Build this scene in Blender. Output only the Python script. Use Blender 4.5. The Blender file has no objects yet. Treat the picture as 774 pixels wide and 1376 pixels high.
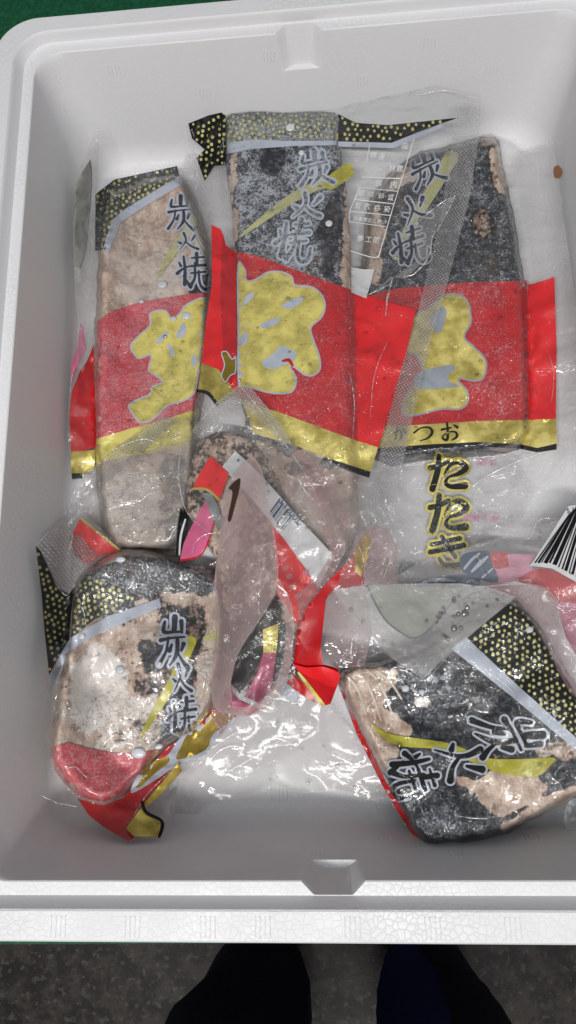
import bpy, bmesh, math, random
import numpy as np
from mathutils import Matrix, Vector
from mathutils.geometry import delaunay_2d_cdt
rng = random.Random(7); nrng = np.random.RandomState(5)
sc = bpy.context.scene; COL = sc.collection

# ------------------------------------------------------------------ camera
ZL = 0.75            # height of the box ledge above the ground
F = 1020.0; CX, CY = 387.0, 688.0
X = np.array([0.99635747, -0.03723084, -0.0767181])
Y = np.array([-0.0176071, -0.97008891, 0.24211051])
Z = np.array([-0.08343735, -0.23987783, -0.96721085])
R3 = np.array([X, Y, Z]); H = 0.55
cd = bpy.data.cameras.new('camera'); cam = bpy.data.objects.new('camera', cd); COL.objects.link(cam)
fl = np.diag([1, -1, -1])
m = R3 @ fl
mm = Matrix([list(r) for r in m]).to_4x4(); mm.translation = (0, 0, ZL + H)
cam.matrix_world = mm
cd.sensor_fit = 'VERTICAL'; cd.sensor_height = 24; cd.lens = 24 * F / 1376
cd.clip_start = 0.02; cd.clip_end = 50
sc.camera = cam

# ------------------------------------------------------------------ light
w = bpy.data.worlds.new('World'); sc.world = w; w.use_nodes = True
w.node_tree.nodes['Background'].inputs[0].default_value = (0.88, 0.94, 1.0, 1)
w.node_tree.nodes['Background'].inputs[1].default_value = 0.145
def lamp(name, loc, target, sx, sy, power, col):
    l = bpy.data.lights.new(name, 'AREA'); l.shape = 'RECTANGLE'; l.size = sx; l.size_y = sy
    l.energy = power; l.color = col
    o = bpy.data.objects.new(name, l); COL.objects.link(o); o.location = loc
    o.rotation_euler = (Vector(target) - Vector(loc)).to_track_quat('-Z', 'Y').to_euler()
    o['label'] = 'ceiling lamp'; return o
lamp('ceiling_lamp', (-0.2, -0.80, ZL + 1.75), (0, 0.2, ZL), 1.3, 0.10, 31, (1, 0.985, 0.96))
lamp('ceiling_lamp', (0.5, -0.15, ZL + 1.95), (0, 0.25, ZL), 1.2, 0.10, 5, (0.97, 0.985, 1))
lamp('ceiling_lamp', (-0.75, -0.1, ZL + 1.9), (0, 0.3, ZL), 0.10, 1.2, 2.2, (0.97, 0.99, 1))
sc.view_settings.view_transform = 'Standard'; sc.view_settings.look = 'None'
sc.view_settings.exposure = 0.14; sc.view_settings.gamma = 1.0
sc.render.engine = 'CYCLES'
cy = sc.cycles
cy.max_bounces = 8; cy.transparent_max_bounces = 24; cy.diffuse_bounces = 4; cy.glossy_bounces = 3
cy.caustics_reflective = False; cy.caustics_refractive = False
cy.use_denoising = True; cy.sample_clamp_indirect = 4

# ------------------------------------------------------------------ helpers
def U(P, z):
    """point on the plane at height z (above the box floor) seen at pixel P"""
    P = np.asarray(P, float).reshape(-1, 2); z = np.broadcast_to(np.asarray(z, float), (len(P),)) - 0.12
    v = np.stack([P[:, 0] - CX, P[:, 1] - CY, np.full(len(P), F)], 1)
    wv = v @ R3.T
    t = (z - H) / wv[:, 2]
    out = wv * t[:, None]; out[:, 2] += H + ZL
    return out
BF = ZL - 0.12
def hsh(ix, iy, s):
    n = (ix * 374761393 + iy * 668265263 + s * 982451653) & 0x7fffffff
    n = ((n ^ (n >> 13)) * 1274126177) & 0x7fffffff
    return ((n ^ (n >> 16)) & 0xffff) / 65535.0
def vn(P, scale, s=0):
    p = np.asarray(P, float) / scale; i = np.floor(p).astype(np.int64); f = p - i; f = f * f * (3 - 2 * f)
    a = hsh(i[:, 0], i[:, 1], s); b = hsh(i[:, 0] + 1, i[:, 1], s); c = hsh(i[:, 0], i[:, 1] + 1, s); d = hsh(i[:, 0] + 1, i[:, 1] + 1, s)
    return (a * (1 - f[:, 0]) + b * f[:, 0]) * (1 - f[:, 1]) + (c * (1 - f[:, 0]) + d * f[:, 0]) * f[:, 1]
def fbm(P, scale, s=0, o=3):
    r = 0; a = 1; t = 0
    for k in range(o):
        r = r + a * vn(P, scale / 2 ** k, s + k * 17); t += a; a *= 0.5
    return r / t
def inside(P, poly):
    P = np.asarray(P, float); poly = np.asarray(poly, float); x, y = P[:, 0], P[:, 1]; r = np.zeros(len(P), bool)
    j = len(poly) - 1
    for i in range(len(poly)):
        xi, yi = poly[i]; xj, yj = poly[j]
        if yi != yj:
            r ^= ((yi > y) != (yj > y)) & (x < (xj - xi) * (y - yi) / (yj - yi) + xi)
        j = i
    return r
def pdist(P, poly, closed=True):
    P = np.asarray(P, float); poly = np.asarray(poly, float); d = np.full(len(P), 1e9)
    n = len(poly)
    for i in range(n if closed else n - 1):
        a = poly[i]; b = poly[(i + 1) % n]; ab = b - a; L = ab @ ab + 1e-9
        t = np.clip(((P - a) @ ab) / L, 0, 1); q = a + t[:, None] * ab
        d = np.minimum(d, np.hypot(*(P - q).T))
    return d
def smooth(poly, k=4, closed=True):
    p = np.asarray(poly, float); n = len(p); out = []
    rngk = range(n if closed else n - 1)
    for i in rngk:
        if closed: a, b, c, d = p[i - 1], p[i], p[(i + 1) % n], p[(i + 2) % n]
        else: a, b, c, d = p[max(i - 1, 0)], p[i], p[i + 1], p[min(i + 2, n - 1)]
        for t in np.arange(k) / k:
            out.append(0.5 * (2 * b + (c - a) * t + (2 * a - 5 * b + 4 * c - d) * t * t + (3 * b - a - 3 * c + d) * t ** 3))
    if not closed: out.append(p[-1])
    return np.array(out)
def densify(poly, step):
    p = np.asarray(poly, float); out = []
    for i in range(len(p)):
        a, b = p[i], p[(i + 1) % len(p)]; n = max(1, int(np.hypot(*(b - a)) / step))
        for k in range(n): out.append(a + (b - a) * k / n)
    return np.array(out)
def inset(poly, d):
    p = np.asarray(poly, float); A = 0
    for i in range(len(p)):
        q = p[(i + 1) % len(p)]; A += p[i][0] * q[1] - q[0] * p[i][1]
    s = 1 if A > 0 else -1; out = []
    for i in range(len(p)):
        t = p[(i + 1) % len(p)] - p[i - 1]; t = t / (np.hypot(*t) + 1e-9); out.append(p[i] + s * d * np.array([-t[1], t[0]]))
    return np.array(out)
def stroke(pts, ws):
    q = smooth(pts, 6, closed=False); n = len(q)
    wv = np.interp(np.linspace(0, 1, n), np.linspace(0, 1, len(ws)), ws)
    T = np.gradient(q, axis=0); T /= np.hypot(T[:, 0], T[:, 1])[:, None] + 1e-9; N = np.stack([-T[:, 1], T[:, 0]], 1)
    L = q + N * wv[:, None] / 2; Rr = q - N * wv[:, None] / 2
    cap = lambda c, ww, t, nn: [c + (nn * math.cos(a) + t * math.sin(a)) * ww / 2 for a in (0.6, 1.2, 1.94, 2.54)]
    e = cap(q[-1], wv[-1], T[-1], N[-1]); s = cap(q[0], wv[0], -T[0], -N[0])
    return np.array(list(L) + e + list(Rr[::-1]) + s)
def tri(polys, step, grid=True):
    """triangulate the union of polygons in picture-plan coordinates"""
    V = []; E = []; n0 = 0
    for p in polys:
        p = densify(p, step); V += [tuple(x) for x in p]; n = len(p)
        E += [(n0 + i, n0 + (i + 1) % n) for i in range(n)]; n0 += n
    allp = np.array(V)
    if grid:
        lo = allp.min(0); hi = allp.max(0)
        gx, gy = np.meshgrid(np.arange(lo[0], hi[0], step), np.arange(lo[1], hi[1], step * 0.87))
        gx = gx + (np.arange(gx.shape[0]) % 2)[:, None] * step / 2
        g = np.stack([gx.ravel(), gy.ravel()], 1)
        if len(g):
            g += nrng.uniform(-.18, .18, g.shape) * step
            k = np.zeros(len(g), bool)
            for p in polys:
                ii = inside(g, p); k |= ii
            g = g[k]
            if len(g) and len(polys) < 4:
                dm = np.full(len(g), 1e9)
                for p in polys: dm = np.minimum(dm, pdist(g, p))
                g = g[dm > step * 0.4]
            V += [tuple(x) for x in g]
    r = delaunay_2d_cdt([Vector(v) for v in V], E, [], 0, 1e-4, False)
    v = np.array([tuple(x) for x in r[0]]); f = np.array([list(x) for x in r[2] if len(x) == 3])
    c = v[f].mean(1); k = np.zeros(len(f), bool)
    for p in polys: k |= inside(c, p)
    return v, f[k]
def newmesh(name, co, faces, mat, parent=None, smoothf=True, attrs=None):
    org = np.zeros(3); q_ = parent
    while q_ is not None: org = org + np.array(q_.location); q_ = q_.parent
    me = bpy.data.meshes.new(name)
    me.from_pydata([tuple(x) for x in (np.asarray(co) - org)], [], [tuple(int(i) for i in f) for f in faces])
    me.validate()
    if smoothf: me.shade_smooth()
    me.materials.append(mat)
    if attrs:
        for k, a in attrs.items():
            at = me.attributes.new(k, 'FLOAT', 'POINT'); at.data.foreach_set('value', np.asarray(a, np.float32))
    o = bpy.data.objects.new(name, me); COL.objects.link(o)
    if parent is not None: o.parent = parent
    return o
def prune(v, f):
    u, inv = np.unique(f, return_inverse=True); return v[u], inv.reshape(f.shape)
def thing(name, label, cat, loc, group=None):
    o = bpy.data.objects.new(name, None); COL.objects.link(o); o.location = loc
    o['label'] = label; o['category'] = cat
    if group: o['group'] = group
    return o

# ------------------------------------------------------------------ materials
class NT:
    def __init__(s, name):
        s.m = bpy.data.materials.new(name); s.m.use_nodes = True; s.t = s.m.node_tree; s.t.nodes.clear()
        s.out = s.t.nodes.new('ShaderNodeOutputMaterial'); s.tc = s.t.nodes.new('ShaderNodeTexCoord').outputs['Object']
    def n(s, typ, ins=None, **kw):
        nd = s.t.nodes.new(typ)
        for k, v in kw.items(): setattr(nd, k, v)
        for k, v in (ins or {}).items():
            if hasattr(v, 'is_output'): s.t.links.new(v, nd.inputs[k])
            else: nd.inputs[k].default_value = v
        return nd
    def noise(s, scale, detail=3, rough=.55, vec=None):
        return s.n('ShaderNodeTexNoise', {'Vector': vec or s.tc, 'Scale': scale, 'Detail': detail, 'Roughness': rough}).outputs['Fac']
    def math(s, op, a, b=0.0, c=0.0):
        return s.n('ShaderNodeMath', {0: a, 1: b, 2: c}, operation=op).outputs[0]
    def rmp(s, v, a, b, lo=0.0, hi=1.0):
        return s.n('ShaderNodeMapRange', {'Value': v, 'From Min': a, 'From Max': b, 'To Min': lo, 'To Max': hi}, interpolation_type='SMOOTHSTEP').outputs[0]
    def mix(s, f, a, b):
        def c(x): return x if hasattr(x, 'is_output') else (*x, 1)
        nd = s.n('ShaderNodeMix', data_type='RGBA')
        for i, v in ((0, f), (6, c(a)), (7, c(b))):
            if hasattr(v, 'is_output'): s.t.links.new(v, nd.inputs[i])
            else: nd.inputs[i].default_value = v
        return nd.outputs[2]
    def attr(s, name): return s.n('ShaderNodeAttribute', attribute_name=name).outputs['Fac']
    def bump(s, h, strength, dist=.001, normal=None):
        ins = {'Height': h, 'Strength': strength, 'Distance': dist}
        if normal is not None: ins['Normal'] = normal
        return s.n('ShaderNodeBump', ins).outputs[0]
    def done(s, sh): s.t.links.new(sh, s.out.inputs['Surface']); return s.m
    def prin(s, col, rough, metal=0.0, normal=None, spec=.5, coat=0.0):
        ins = {'Base Color': col if hasattr(col, 'is_output') else (*col, 1), 'Roughness': rough, 'Metallic': metal, 'Specular IOR Level': spec, 'Coat Weight': coat}
        if coat: ins['Coat Roughness'] = .12
        if normal is not None: ins['Normal'] = normal
        return s.n('ShaderNodeBsdfPrincipled', ins).outputs[0]

def foam_mat():
    t = NT('expanded_foam')
    warp = t.n('ShaderNodeMix', {0: .12}, data_type='VECTOR')
    nz = t.n('ShaderNodeTexNoise', {'Vector': t.tc, 'Scale': 90.0}).outputs['Color']
    sub = t.n('ShaderNodeVectorMath', {0: nz, 1: (.5, .5, .5)}, operation='SUBTRACT').outputs[0]
    sc_ = t.n('ShaderNodeVectorMath', {0: sub, 'Scale': .004}, operation='SCALE').outputs[0]
    v = t.n('ShaderNodeVectorMath', {0: t.tc, 1: sc_}, operation='ADD').outputs[0]
    vo = t.n('ShaderNodeTexVoronoi', {'Vector': v, 'Scale': 215.0}, feature='DISTANCE_TO_EDGE').outputs['Distance']
    edge = t.rmp(vo, 0.0, .085)
    cell = t.n('ShaderNodeTexVoronoi', {'Vector': v, 'Scale': 215.0}, feature='F1')
    big = t.rmp(t.noise(9, 2), .42, .62)
    up = t.rmp(t.n('ShaderNodeSeparateXYZ', {0: t.n('ShaderNodeNewGeometry').outputs['Normal']}).outputs[2], .6, .95)
    amt = t.math('MULTIPLY', t.math('ADD', t.math('MULTIPLY', up, .70), .26), t.math('ADD', t.math('MULTIPLY', big, .6), .4))
    seam = t.math('MULTIPLY', t.math('SUBTRACT', 1.0, edge), amt)
    base = t.mix(t.math('MULTIPLY', cell.outputs['Color'], .05), (.735, .73, .745), (.68, .675, .695))
    pink_tint = t.rmp(t.noise(5, 3), .5, .75, 0, .10)  # faint pinkish mottling over the foam
    base = t.mix(pink_tint, base, (.60, .50, .50))
    col = t.mix(t.math('MULTIPLY', seam, .12), base, (.45, .44, .46))
    h = t.math('MULTIPLY', t.math('ADD', edge, t.math('MULTIPLY', cell.outputs['Distance'], -.9)), amt)
    h = t.math('ADD', h, t.math('MULTIPLY', t.noise(600, 2), .12))
    nrm = t.bump(h, .34, .0007)
    return t.done(t.prin(col, t.rmp(t.noise(30, 3), .3, .7, .38, .6), 0, nrm, .35))

def print_mat(name, col, rough=.35, metal=0.0, frost=0.0, fcol=(.60, .60, .62), fs=620., spec=.5, crink=.25, col2=None, thr=.5, coat=.0):
    t = NT(name); c = col
    if col2: c = t.mix(t.rmp(t.noise(60, 4), .35, .65), col, col2)
    else: c = t.mix(t.rmp(t.noise(45, 3), .3, .7), tuple(x * .86 for x in col), tuple(min(1, x * 1.1) for x in col))
    h = t.noise(70, 3)
    rg = rough
    mt = metal
    if frost > 0:
        sp = t.noise(fs, 4, .8); lg = t.noise(30, 3)
        md = t.noise(210, 4, .7)
        k = t.math('ADD', t.math('ADD', t.math('MULTIPLY', sp, 1.3), t.math('MULTIPLY', lg, .45)), t.math('MULTIPLY', md, .45))
        ctr = 1.13 - (frost - .5) * .55
        mask = t.rmp(k, ctr - .05, ctr + .06)
        soft = t.rmp(k, ctr - .40, ctr + .3, 0, .34 * min(1, frost + .2))
        mk = t.math('MAXIMUM', t.math('MULTIPLY', mask, .62), soft)
        c = t.mix(mk, c, fcol)
        h = t.math('ADD', h, t.math('MULTIPLY', mask, .4))
        rg = t.rmp(mk, 0, 1, rough, .6)
        mt = t.math('MULTIPLY', t.math('SUBTRACT', 1.0, mk), metal)
    nrm = t.bump(h, crink, .0015)
    return t.done(t.prin(c, rg, mt, nrm, spec, coat))

def fish_mat():
    t = NT('seared_fish_flesh')
    tone = t.attr('tone'); fr = t.attr('frost')
    n1 = t.noise(55, 5, .6); n2 = t.noise(230, 4, .65); n3 = t.noise(16, 3)
    fib = t.n('ShaderNodeMapping', {'Vector': t.tc, 'Rotation': (0, 0, .35), 'Scale': (1, .38, 1)}).outputs[0]
    st = t.noise(150, 4, .65, fib)
    tt = t.math('ADD', tone, t.math('MULTIPLY', t.math('SUBTRACT', n1, .5), 1.3))
    tt = t.math('ADD', tt, t.math('MULTIPLY', t.math('SUBTRACT', n2, .5), 1.5))
    k = t.rmp(tt, .36, .62)
    dark = t.mix(t.rmp(n2, .46, .66), (.007, .008, .010), (.085, .09, .11))
    dark = t.mix(t.rmp(n3, .55, .72, 0, .7), dark, (.085, .055, .038))
    dark = t.mix(t.rmp(n1, .58, .70, 0, .6), dark, (.16, .17, .19))
    fl_ = t.mix(t.rmp(st, .35, .65), (.42, .29, .22), (.66, .52, .42))
    fl_ = t.mix(t.rmp(n1, .50, .70, 0, .8), fl_, (.25, .13, .085))
    fl_ = t.mix(t.rmp(n3, .5, .7, 0, .6), fl_, (.64, .57, .52))
    c = t.mix(k, dark, fl_)
    rim = t.math('MULTIPLY', t.rmp(tt, .30, .45), t.rmp(tt, .70, .52))
    c = t.mix(t.math('MULTIPLY', rim, .5), c, (.10, .055, .035))
    sp = t.noise(620, 4, .8); md = t.noise(180, 3)
    kk = t.math('ADD', t.math('ADD', sp, t.math('MULTIPLY', md, .45)), t.math('MULTIPLY', t.math('SUBTRACT', fr, .5), .55))
    kk = t.math('ADD', kk, t.math('MULTIPLY', t.math('SUBTRACT', n1, .5), .35))
    mask = t.rmp(kk, .76, .86)
    soft = t.rmp(kk, .55, 1.15, 0, .25)
    mk = t.math('MAXIMUM', t.math('MULTIPLY', mask, .80), soft)
    c = t.mix(mk, c, t.mix(k, (.50, .53, .58), (.80, .76, .72)))
    h = t.math('ADD', t.math('MULTIPLY', n2, .6), t.math('MULTIPLY', mask, .35)); h = t.math('ADD', h, t.math('MULTIPLY', n1, 1.2))
    nrm = t.bump(h, .55, .0022)
    return t.done(t.prin(c, t.rmp(mask, 0, 1, .42, .65), 0, nrm, .45, .06))

def film_mat(name, haze=.10, frost=0.0, tint=(.80, .79, .80), rough=.06, seal=None, bscale=1.0, trans=.985, bs=1.0):
    t = NT(name)
    nz = t.n('ShaderNodeTexNoise', {'Vector': t.tc, 'Scale': 30.0}).outputs['Color']
    nz = t.n('ShaderNodeVectorMath', {0: nz, 'Scale': .022}, operation='SCALE').outputs[0]
    wv_ = t.n('ShaderNodeVectorMath', {0: t.tc, 1: nz}, operation='ADD').outputs[0]
    wr = t.n('ShaderNodeTexVoronoi', {'Vector': wv_, 'Scale': 42.0 * bscale}, feature='DISTANCE_TO_EDGE').outputs['Distance']
    wr = t.math('ADD', t.math('MULTIPLY', t.math('MINIMUM', wr, .16), 3.2), t.math('MULTIPLY', t.n('ShaderNodeTexVoronoi', {'Vector': wv_, 'Scale': 95.0 * bscale}, feature='DISTANCE_TO_EDGE').outputs['Distance'], .7))
    n1 = t.noise(38 * bscale, 4, .6); n2 = t.noise(11, 2)
    rd = t.math('ABSOLUTE', t.math('SUBTRACT', n1, .5))
    h = t.math('ADD', t.math('MULTIPLY', wr, .8), t.math('MULTIPLY', t.math('MINIMUM', rd, .05), -5.0))
    h = t.math('ADD', h, t.math('MULTIPLY', t.noise(300, 2), .10))
    nrm = t.bump(h, t.rmp(n2, .35, .65, .28 * bs, .75 * bs), .0020)
    sp = t.noise(700, 2, .6)
    hz = t.math('ADD', haze, t.math('MULTIPLY', t.rmp(n2, .4, .7), haze * .8))
    hz = t.math('ADD', hz, t.math('MULTIPLY', t.rmp(t.math('ADD', sp, t.math('MULTIPLY', n1, .6)), .90, 1.10), .05 + frost))
    if seal is not None:
        mp = t.n('ShaderNodeMapping', {'Vector': t.tc, 'Rotation': (0, 0, seal)}).outputs[0]
        xyz = t.n('ShaderNodeSeparateXYZ', {0: mp})
        sx = t.math('SINE', t.math('MULTIPLY', xyz.outputs[0], 2 * math.pi / .0034)); sy = t.math('SINE', t.math('MULTIPLY', xyz.outputs[1], 2 * math.pi / .0034))
        dot = t.math('MULTIPLY', sx, sy)
        hz = t.math('ADD', hz, t.math('MULTIPLY', t.rmp(dot, .05, .6), t.rmp(n1, .3, .65, .12, .5)))
        nrm = t.bump(dot, .8, .0010, nrm)
    diff = t.n('ShaderNodeBsdfDiffuse', {'Color': (*tint, 1), 'Normal': nrm}).outputs[0]
    trl = t.n('ShaderNodeBsdfTranslucent', {'Color': (*tint, 1), 'Normal': nrm}).outputs[0]
    dm = t.n('ShaderNodeMixShader', {0: .35, 1: diff, 2: trl}).outputs[0]
    tr = t.n('ShaderNodeBsdfTransparent', {'Color': (trans, trans, trans, 1)}).outputs[0]
    a = t.n('ShaderNodeMixShader', {0: t.math('MINIMUM', hz, .92), 1: tr, 2: dm}).outputs[0]
    gl = t.n('ShaderNodeBsdfGlossy', {'Color': (1, 1, 1, 1), 'Roughness': rough, 'Normal': nrm}).outputs[0]
    fr = t.n('ShaderNodeFresnel', {'IOR': 1.36, 'Normal': nrm}).outputs[0]
    fr = t.math('MINIMUM', t.math('ADD', t.math('MULTIPLY', fr, 1.0), .004), .45)
    return t.done(t.n('ShaderNodeMixShader', {0: fr, 1: a, 2: gl}).outputs[0])

def drop_mat():
    t = NT('water_droplet')
    tr = t.n('ShaderNodeBsdfTransparent', {'Color': (.95, .95, .96, 1)}).outputs[0]
    gl = t.n('ShaderNodeBsdfGlossy', {'Color': (1, 1, 1, 1), 'Roughness': .04}).outputs[0]
    fr = t.n('ShaderNodeFresnel', {'IOR': 1.75}).outputs[0]
    return t.done(t.n('ShaderNodeMixShader', {0: fr, 1: tr, 2: gl}).outputs[0])

M = {}
M['foam'] = foam_mat(); M['fish'] = fish_mat(); M['drop'] = drop_mat()
M['film'] = film_mat('clear_film', .012)
M['film_frost'] = film_mat('frosted_film', .025, .05)
M['film_lower'] = film_mat('cloudy_film', .20, .1, (.66, .60, .56), .14)
M['film_curl'] = film_mat('curled_pink_film', .50, .06, (.56, .42, .41), .12)
M['film_flap'] = film_mat('folded_milky_film', .36, .05, (.68, .66, .65), .10)
M['film_tail'] = film_mat('satin_film', .34, .05, (.78, .76, .75), .16, bscale=.55, bs=.45)
M['film_soft'] = film_mat('soft_clear_film', .075, .08, (.74, .70, .68), .14)
M['film_milky'] = film_mat('milky_film', .23, .05, (.72, .70, .70))
M['film_pink'] = film_mat('milky_pink_film', .27, .08, (.56, .36, .36))
M['film_white'] = film_mat('whitish_film', .20, .05, (.80, .78, .78), .12)
M['seal0'] = film_mat('sealed_film_edge', .12, 0, (.82, .81, .80), .15, seal=.3)
M['seal1'] = film_mat('sealed_film_edge_b', .12, 0, (.82, .81, .80), .15, seal=-.35)
M['ice'] = print_mat('ice_bead', (.55, .57, .6), .25, 0, 0, spec=.6)
M['red'] = print_mat('red_print', (.74, .008, .012), .32)
M['red_dim'] = print_mat('red_print_shaded', (.50, .006, .010), .3)  # darker copy of the red print, shade put into its colour
M['red_frost'] = print_mat('red_print_frosted', (.52, .006, .010), .28, 0, .30, (.66, .40, .43))
M['red_frost_hi'] = print_mat('red_print_heavy_frost', (.42, .02, .03), .4, 0, .85, (.62, .42, .45))
M['red_pale'] = print_mat('red_print_over_pale_fish', (.55, .04, .055), .4, 0, .5, (.62, .34, .36))
M['gold'] = print_mat('gold_print', (.70, .58, .14), .26, .4, 0, crink=.8, col2=(.36, .28, .05))
M['gold_bright'] = print_mat('bright_gold_print', (.92, .78, .24), .22, .25, .06, (.72, .70, .50), crink=1.3, col2=(.50, .40, .07))
M['gold_frost'] = print_mat('gold_print_frosted', (.86, .74, .20), .26, .15, .12, (.72, .70, .50), crink=1.3, col2=(.55, .47, .11))
M['gold_dot'] = print_mat('pale_gold_dots', (.56, .52, .20), .4, .1, 0, crink=.2)
M['gold_dark'] = print_mat('dark_gold_print', (.36, .25, .04), .28, .6, 0, crink=.6)
M['black'] = print_mat('black_print', (.007, .007, .008), .35, spec=.22)
M['black_frost'] = print_mat('black_print_frosted', (.010, .011, .013), .4, 0, .35, (.50, .52, .55), spec=.25)
M['black_hfrost'] = print_mat('black_print_heavy_frost', (.010, .011, .014), .4, 0, .60, (.50, .53, .58), spec=.25)
M['ink'] = print_mat('dark_brush_ink', (.018, .021, .032), .4, 0, .12, (.30, .33, .40))
M['pale'] = print_mat('pale_blue_print', (.46, .49, .57), .4, 0, .25, (.60, .62, .66))
M['pale_frost'] = print_mat('pale_print_frosted', (.46, .50, .58), .4, 0, .35, (.56, .60, .66))
M['pale_grey'] = print_mat('grey_outline_print', (.33, .36, .41), .4)
M['white'] = print_mat('white_sticker_paper', (.62, .62, .63), .45)
M['white_ink'] = print_mat('white_ink', (.85, .85, .85), .5)
M['pinkprint'] = print_mat('pink_print', (.60, .11, .24), .35)
M['pinkdim'] = print_mat('dim_pink_print', (.40, .06, .14), .35)
M['pinkink'] = print_mat('pale_pink_ink', (.62, .28, .38), .5)
M['yellow'] = print_mat('yellow_brush_print', (.46, .42, .035), .35, 0, .15, (.5, .5, .3))
M['yellow_frost'] = print_mat('yellow_brush_frosted', (.46, .43, .12), .4, 0, .55, (.52, .53, .46))
M['greygreen'] = print_mat('grey_green_back_print', (.33, .36, .29), .45, 0, .3, (.45, .47, .42))
M['blue'] = print_mat('blue_grey_print', (.045, .08, .145), .35)
M['muscle'] = print_mat('pale_muscle_band', (.62, .53, .43), .5, 0, .3, (.7,.68,.65))
M['residue'] = print_mat('brown_stain', (.22, .10, .05), .4)
M['brownprint'] = print_mat('dark_brown_residue', (.045, .02, .012), .3)
M['silver'] = print_mat('silver_foil', (.55, .55, .55), .25, .8, crink=1)
M['barink'] = print_mat('barcode_ink', (.05, .075, .15), .4)

# ------------------------------------------------------------------ table, ground, person
def simple(name, col, rough, scale=40, amt=.4, bump=.3, bd=.002):
    t = NT(name); n = t.noise(scale, 5, .6)
    c = t.mix(t.rmp(n, .35, .65), tuple(x * (1 - amt) for x in col), tuple(x * (1 + amt) for x in col))
    return t.done(t.prin(c, rough, 0, t.bump(n, bump, bd), .3))
def ground_mat():
    t = NT('speckled_stone_floor'); n = t.noise(28, 5, .62); n2 = t.noise(90, 3)
    c = t.mix(t.rmp(n, .42, .58), (.010, .007, .006), (.040, .031, .026))
    c = t.mix(t.rmp(n2, .55, .66, 0, .8), c, (.085, .072, .062))
    c = t.mix(t.rmp(n2, .44, .36, 0, .8), c, (.012, .010, .009))
    return t.done(t.prin(c, .5, 0, t.bump(n2, .2, .002), .3))
v = [(-6, -6, 0), (6, -6, 0), (6, 6, 0), (-6, 6, 0)]
g = newmesh('ground', v, [(0, 1, 2, 3)], ground_mat(), None, False); g['kind'] = 'structure'

def bm_obj(name, bm, mat, parent=None, bevel=0):
    if bevel: bmesh.ops.bevel(bm, geom=list(bm.edges), offset=bevel, segments=2, affect='EDGES')
    if parent: bmesh.ops.translate(bm, verts=bm.verts, vec=-Vector(parent.location))
    me = bpy.data.meshes.new(name); bm.to_mesh(me); bm.free(); me.materials.append(mat)
    o = bpy.data.objects.new(name, me); COL.objects.link(o)
    if parent: o.parent = parent
    return o
def hexa(bm, quad, z0, z1):
    a = [bm.verts.new((x, y, z0)) for x, y in quad]; b = [bm.verts.new((x, y, z1)) for x, y in quad]
    bm.faces.new(a[::-1]); bm.faces.new(b)
    for i in range(len(quad)): bm.faces.new((a[i], a[(i + 1) % len(quad)], b[(i + 1) % len(quad)], b[i]))
ZT = ZL - .142
tb = thing('table', 'green topped low table under the white foam box', 'table', (0, .2, 0))
greenm = simple('green_table_top', (.006, .085, .035), .6, 200, .25)
b = bmesh.new(); hexa(b, [(-.75, -.2035), (-.12, -.1945), (.5, -.185), (.5, .55), (-.12, .58), (-.10, 1.2), (-.75, 1.2)], ZT - .03, ZT); bm_obj('table_top', b, greenm, tb, .004)
dm = simple('dark_metal', (.03, .03, .032), .5)
for x, y in ((-.7, -.1), (.45, -.1), (-.7, 1.1), (.45, .5)):
    b = bmesh.new(); hexa(b, [(x - .02, y - .02), (x + .02, y - .02), (x + .02, y + .02), (x - .02, y + .02)], 0, ZT - .03); bm_obj('leg', b, dm, tb)

def legs():
    p = thing('person', 'person in dark navy trousers standing in front of the foam box, only legs in view', 'person', (0, -.37, 0))
    tm = simple('dark_navy_trousers', (.010, .012, .024), .85, 260, .3, .4)
    bl = simple('blue_cloth', (.018, .027, .12), .8, 260, .3, .4)
    sh = simple('black_rubber', (.012, .012, .013), .4)
    me = bpy.data.meshes.new('trousers'); vs = []; es = []; rad = []
    def av(co, r): vs.append(co); rad.append(r); return len(vs) - 1
    hip = av((-.02, -.41, 1.0), (.15, .11)); w_ = av((-.02, -.41, 1.14), (.16, .115)); es.append((hip, w_))
    for cx, kx in ((-.12, -.145), (.08, .088)):
        a = av((cx, -.40, .9), (.125, .105)); b = av((kx, -.385, .55), (.125, .09)); c = av((kx, -.40, .3), (.12, .082)); d = av((kx, -.41, .07), (.115, .08))
        es += [(hip, a), (a, b), (b, c), (c, d)]
    me.from_pydata(vs, es, []); o = bpy.data.objects.new('trousers', me); COL.objects.link(o)
    o.modifiers.new('s', 'SKIN'); o.modifiers.new('u', 'SUBSURF').levels = 2
    for i, r in enumerate(rad): me.skin_vertices[0].data[i].radius = r
    me.skin_vertices[0].data[0].use_root = True
    dg = bpy.context.evaluated_depsgraph_get(); m2 = bpy.data.meshes.new_from_object(o.evaluated_get(dg)); bpy.data.objects.remove(o)
    co = np.array([tuple(v.co) for v in m2.vertices]); fs = [tuple(q.vertices) for q in m2.polygons]
    P2 = np.stack([co[:, 2] * 1000, (co[:, 0] + co[:, 1]) * 1000], 1)
    ang = fbm(P2, 90, 3) - .5; co[:, 1] += ang * .02; co[:, 0] += (fbm(P2, 70, 9) - .5) * .016
    o = newmesh('trousers', co, fs, tm, p); o.data.materials.append(bl)
    for q in o.data.polygons:
        c = q.center
        if c[0] > -.06 and c[0] < .075 and c[2] < .85: q.material_index = 1
    for kx in (-.145, .088):
        b = bmesh.new(); bmesh.ops.create_uvsphere(b, u_segments=20, v_segments=12, radius=1)
        for v_ in b.verts:
            x, y, z = v_.co; wv = .046 * (1 + .15 * max(0, y)); v_.co = (kx + x * wv, -.36 + y * .14, max(0.0, .035 + z * (.05 - .018 * y)))
        s = bm_obj('shoe', b, sh, p); s.data.shade_smooth()
legs()

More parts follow.
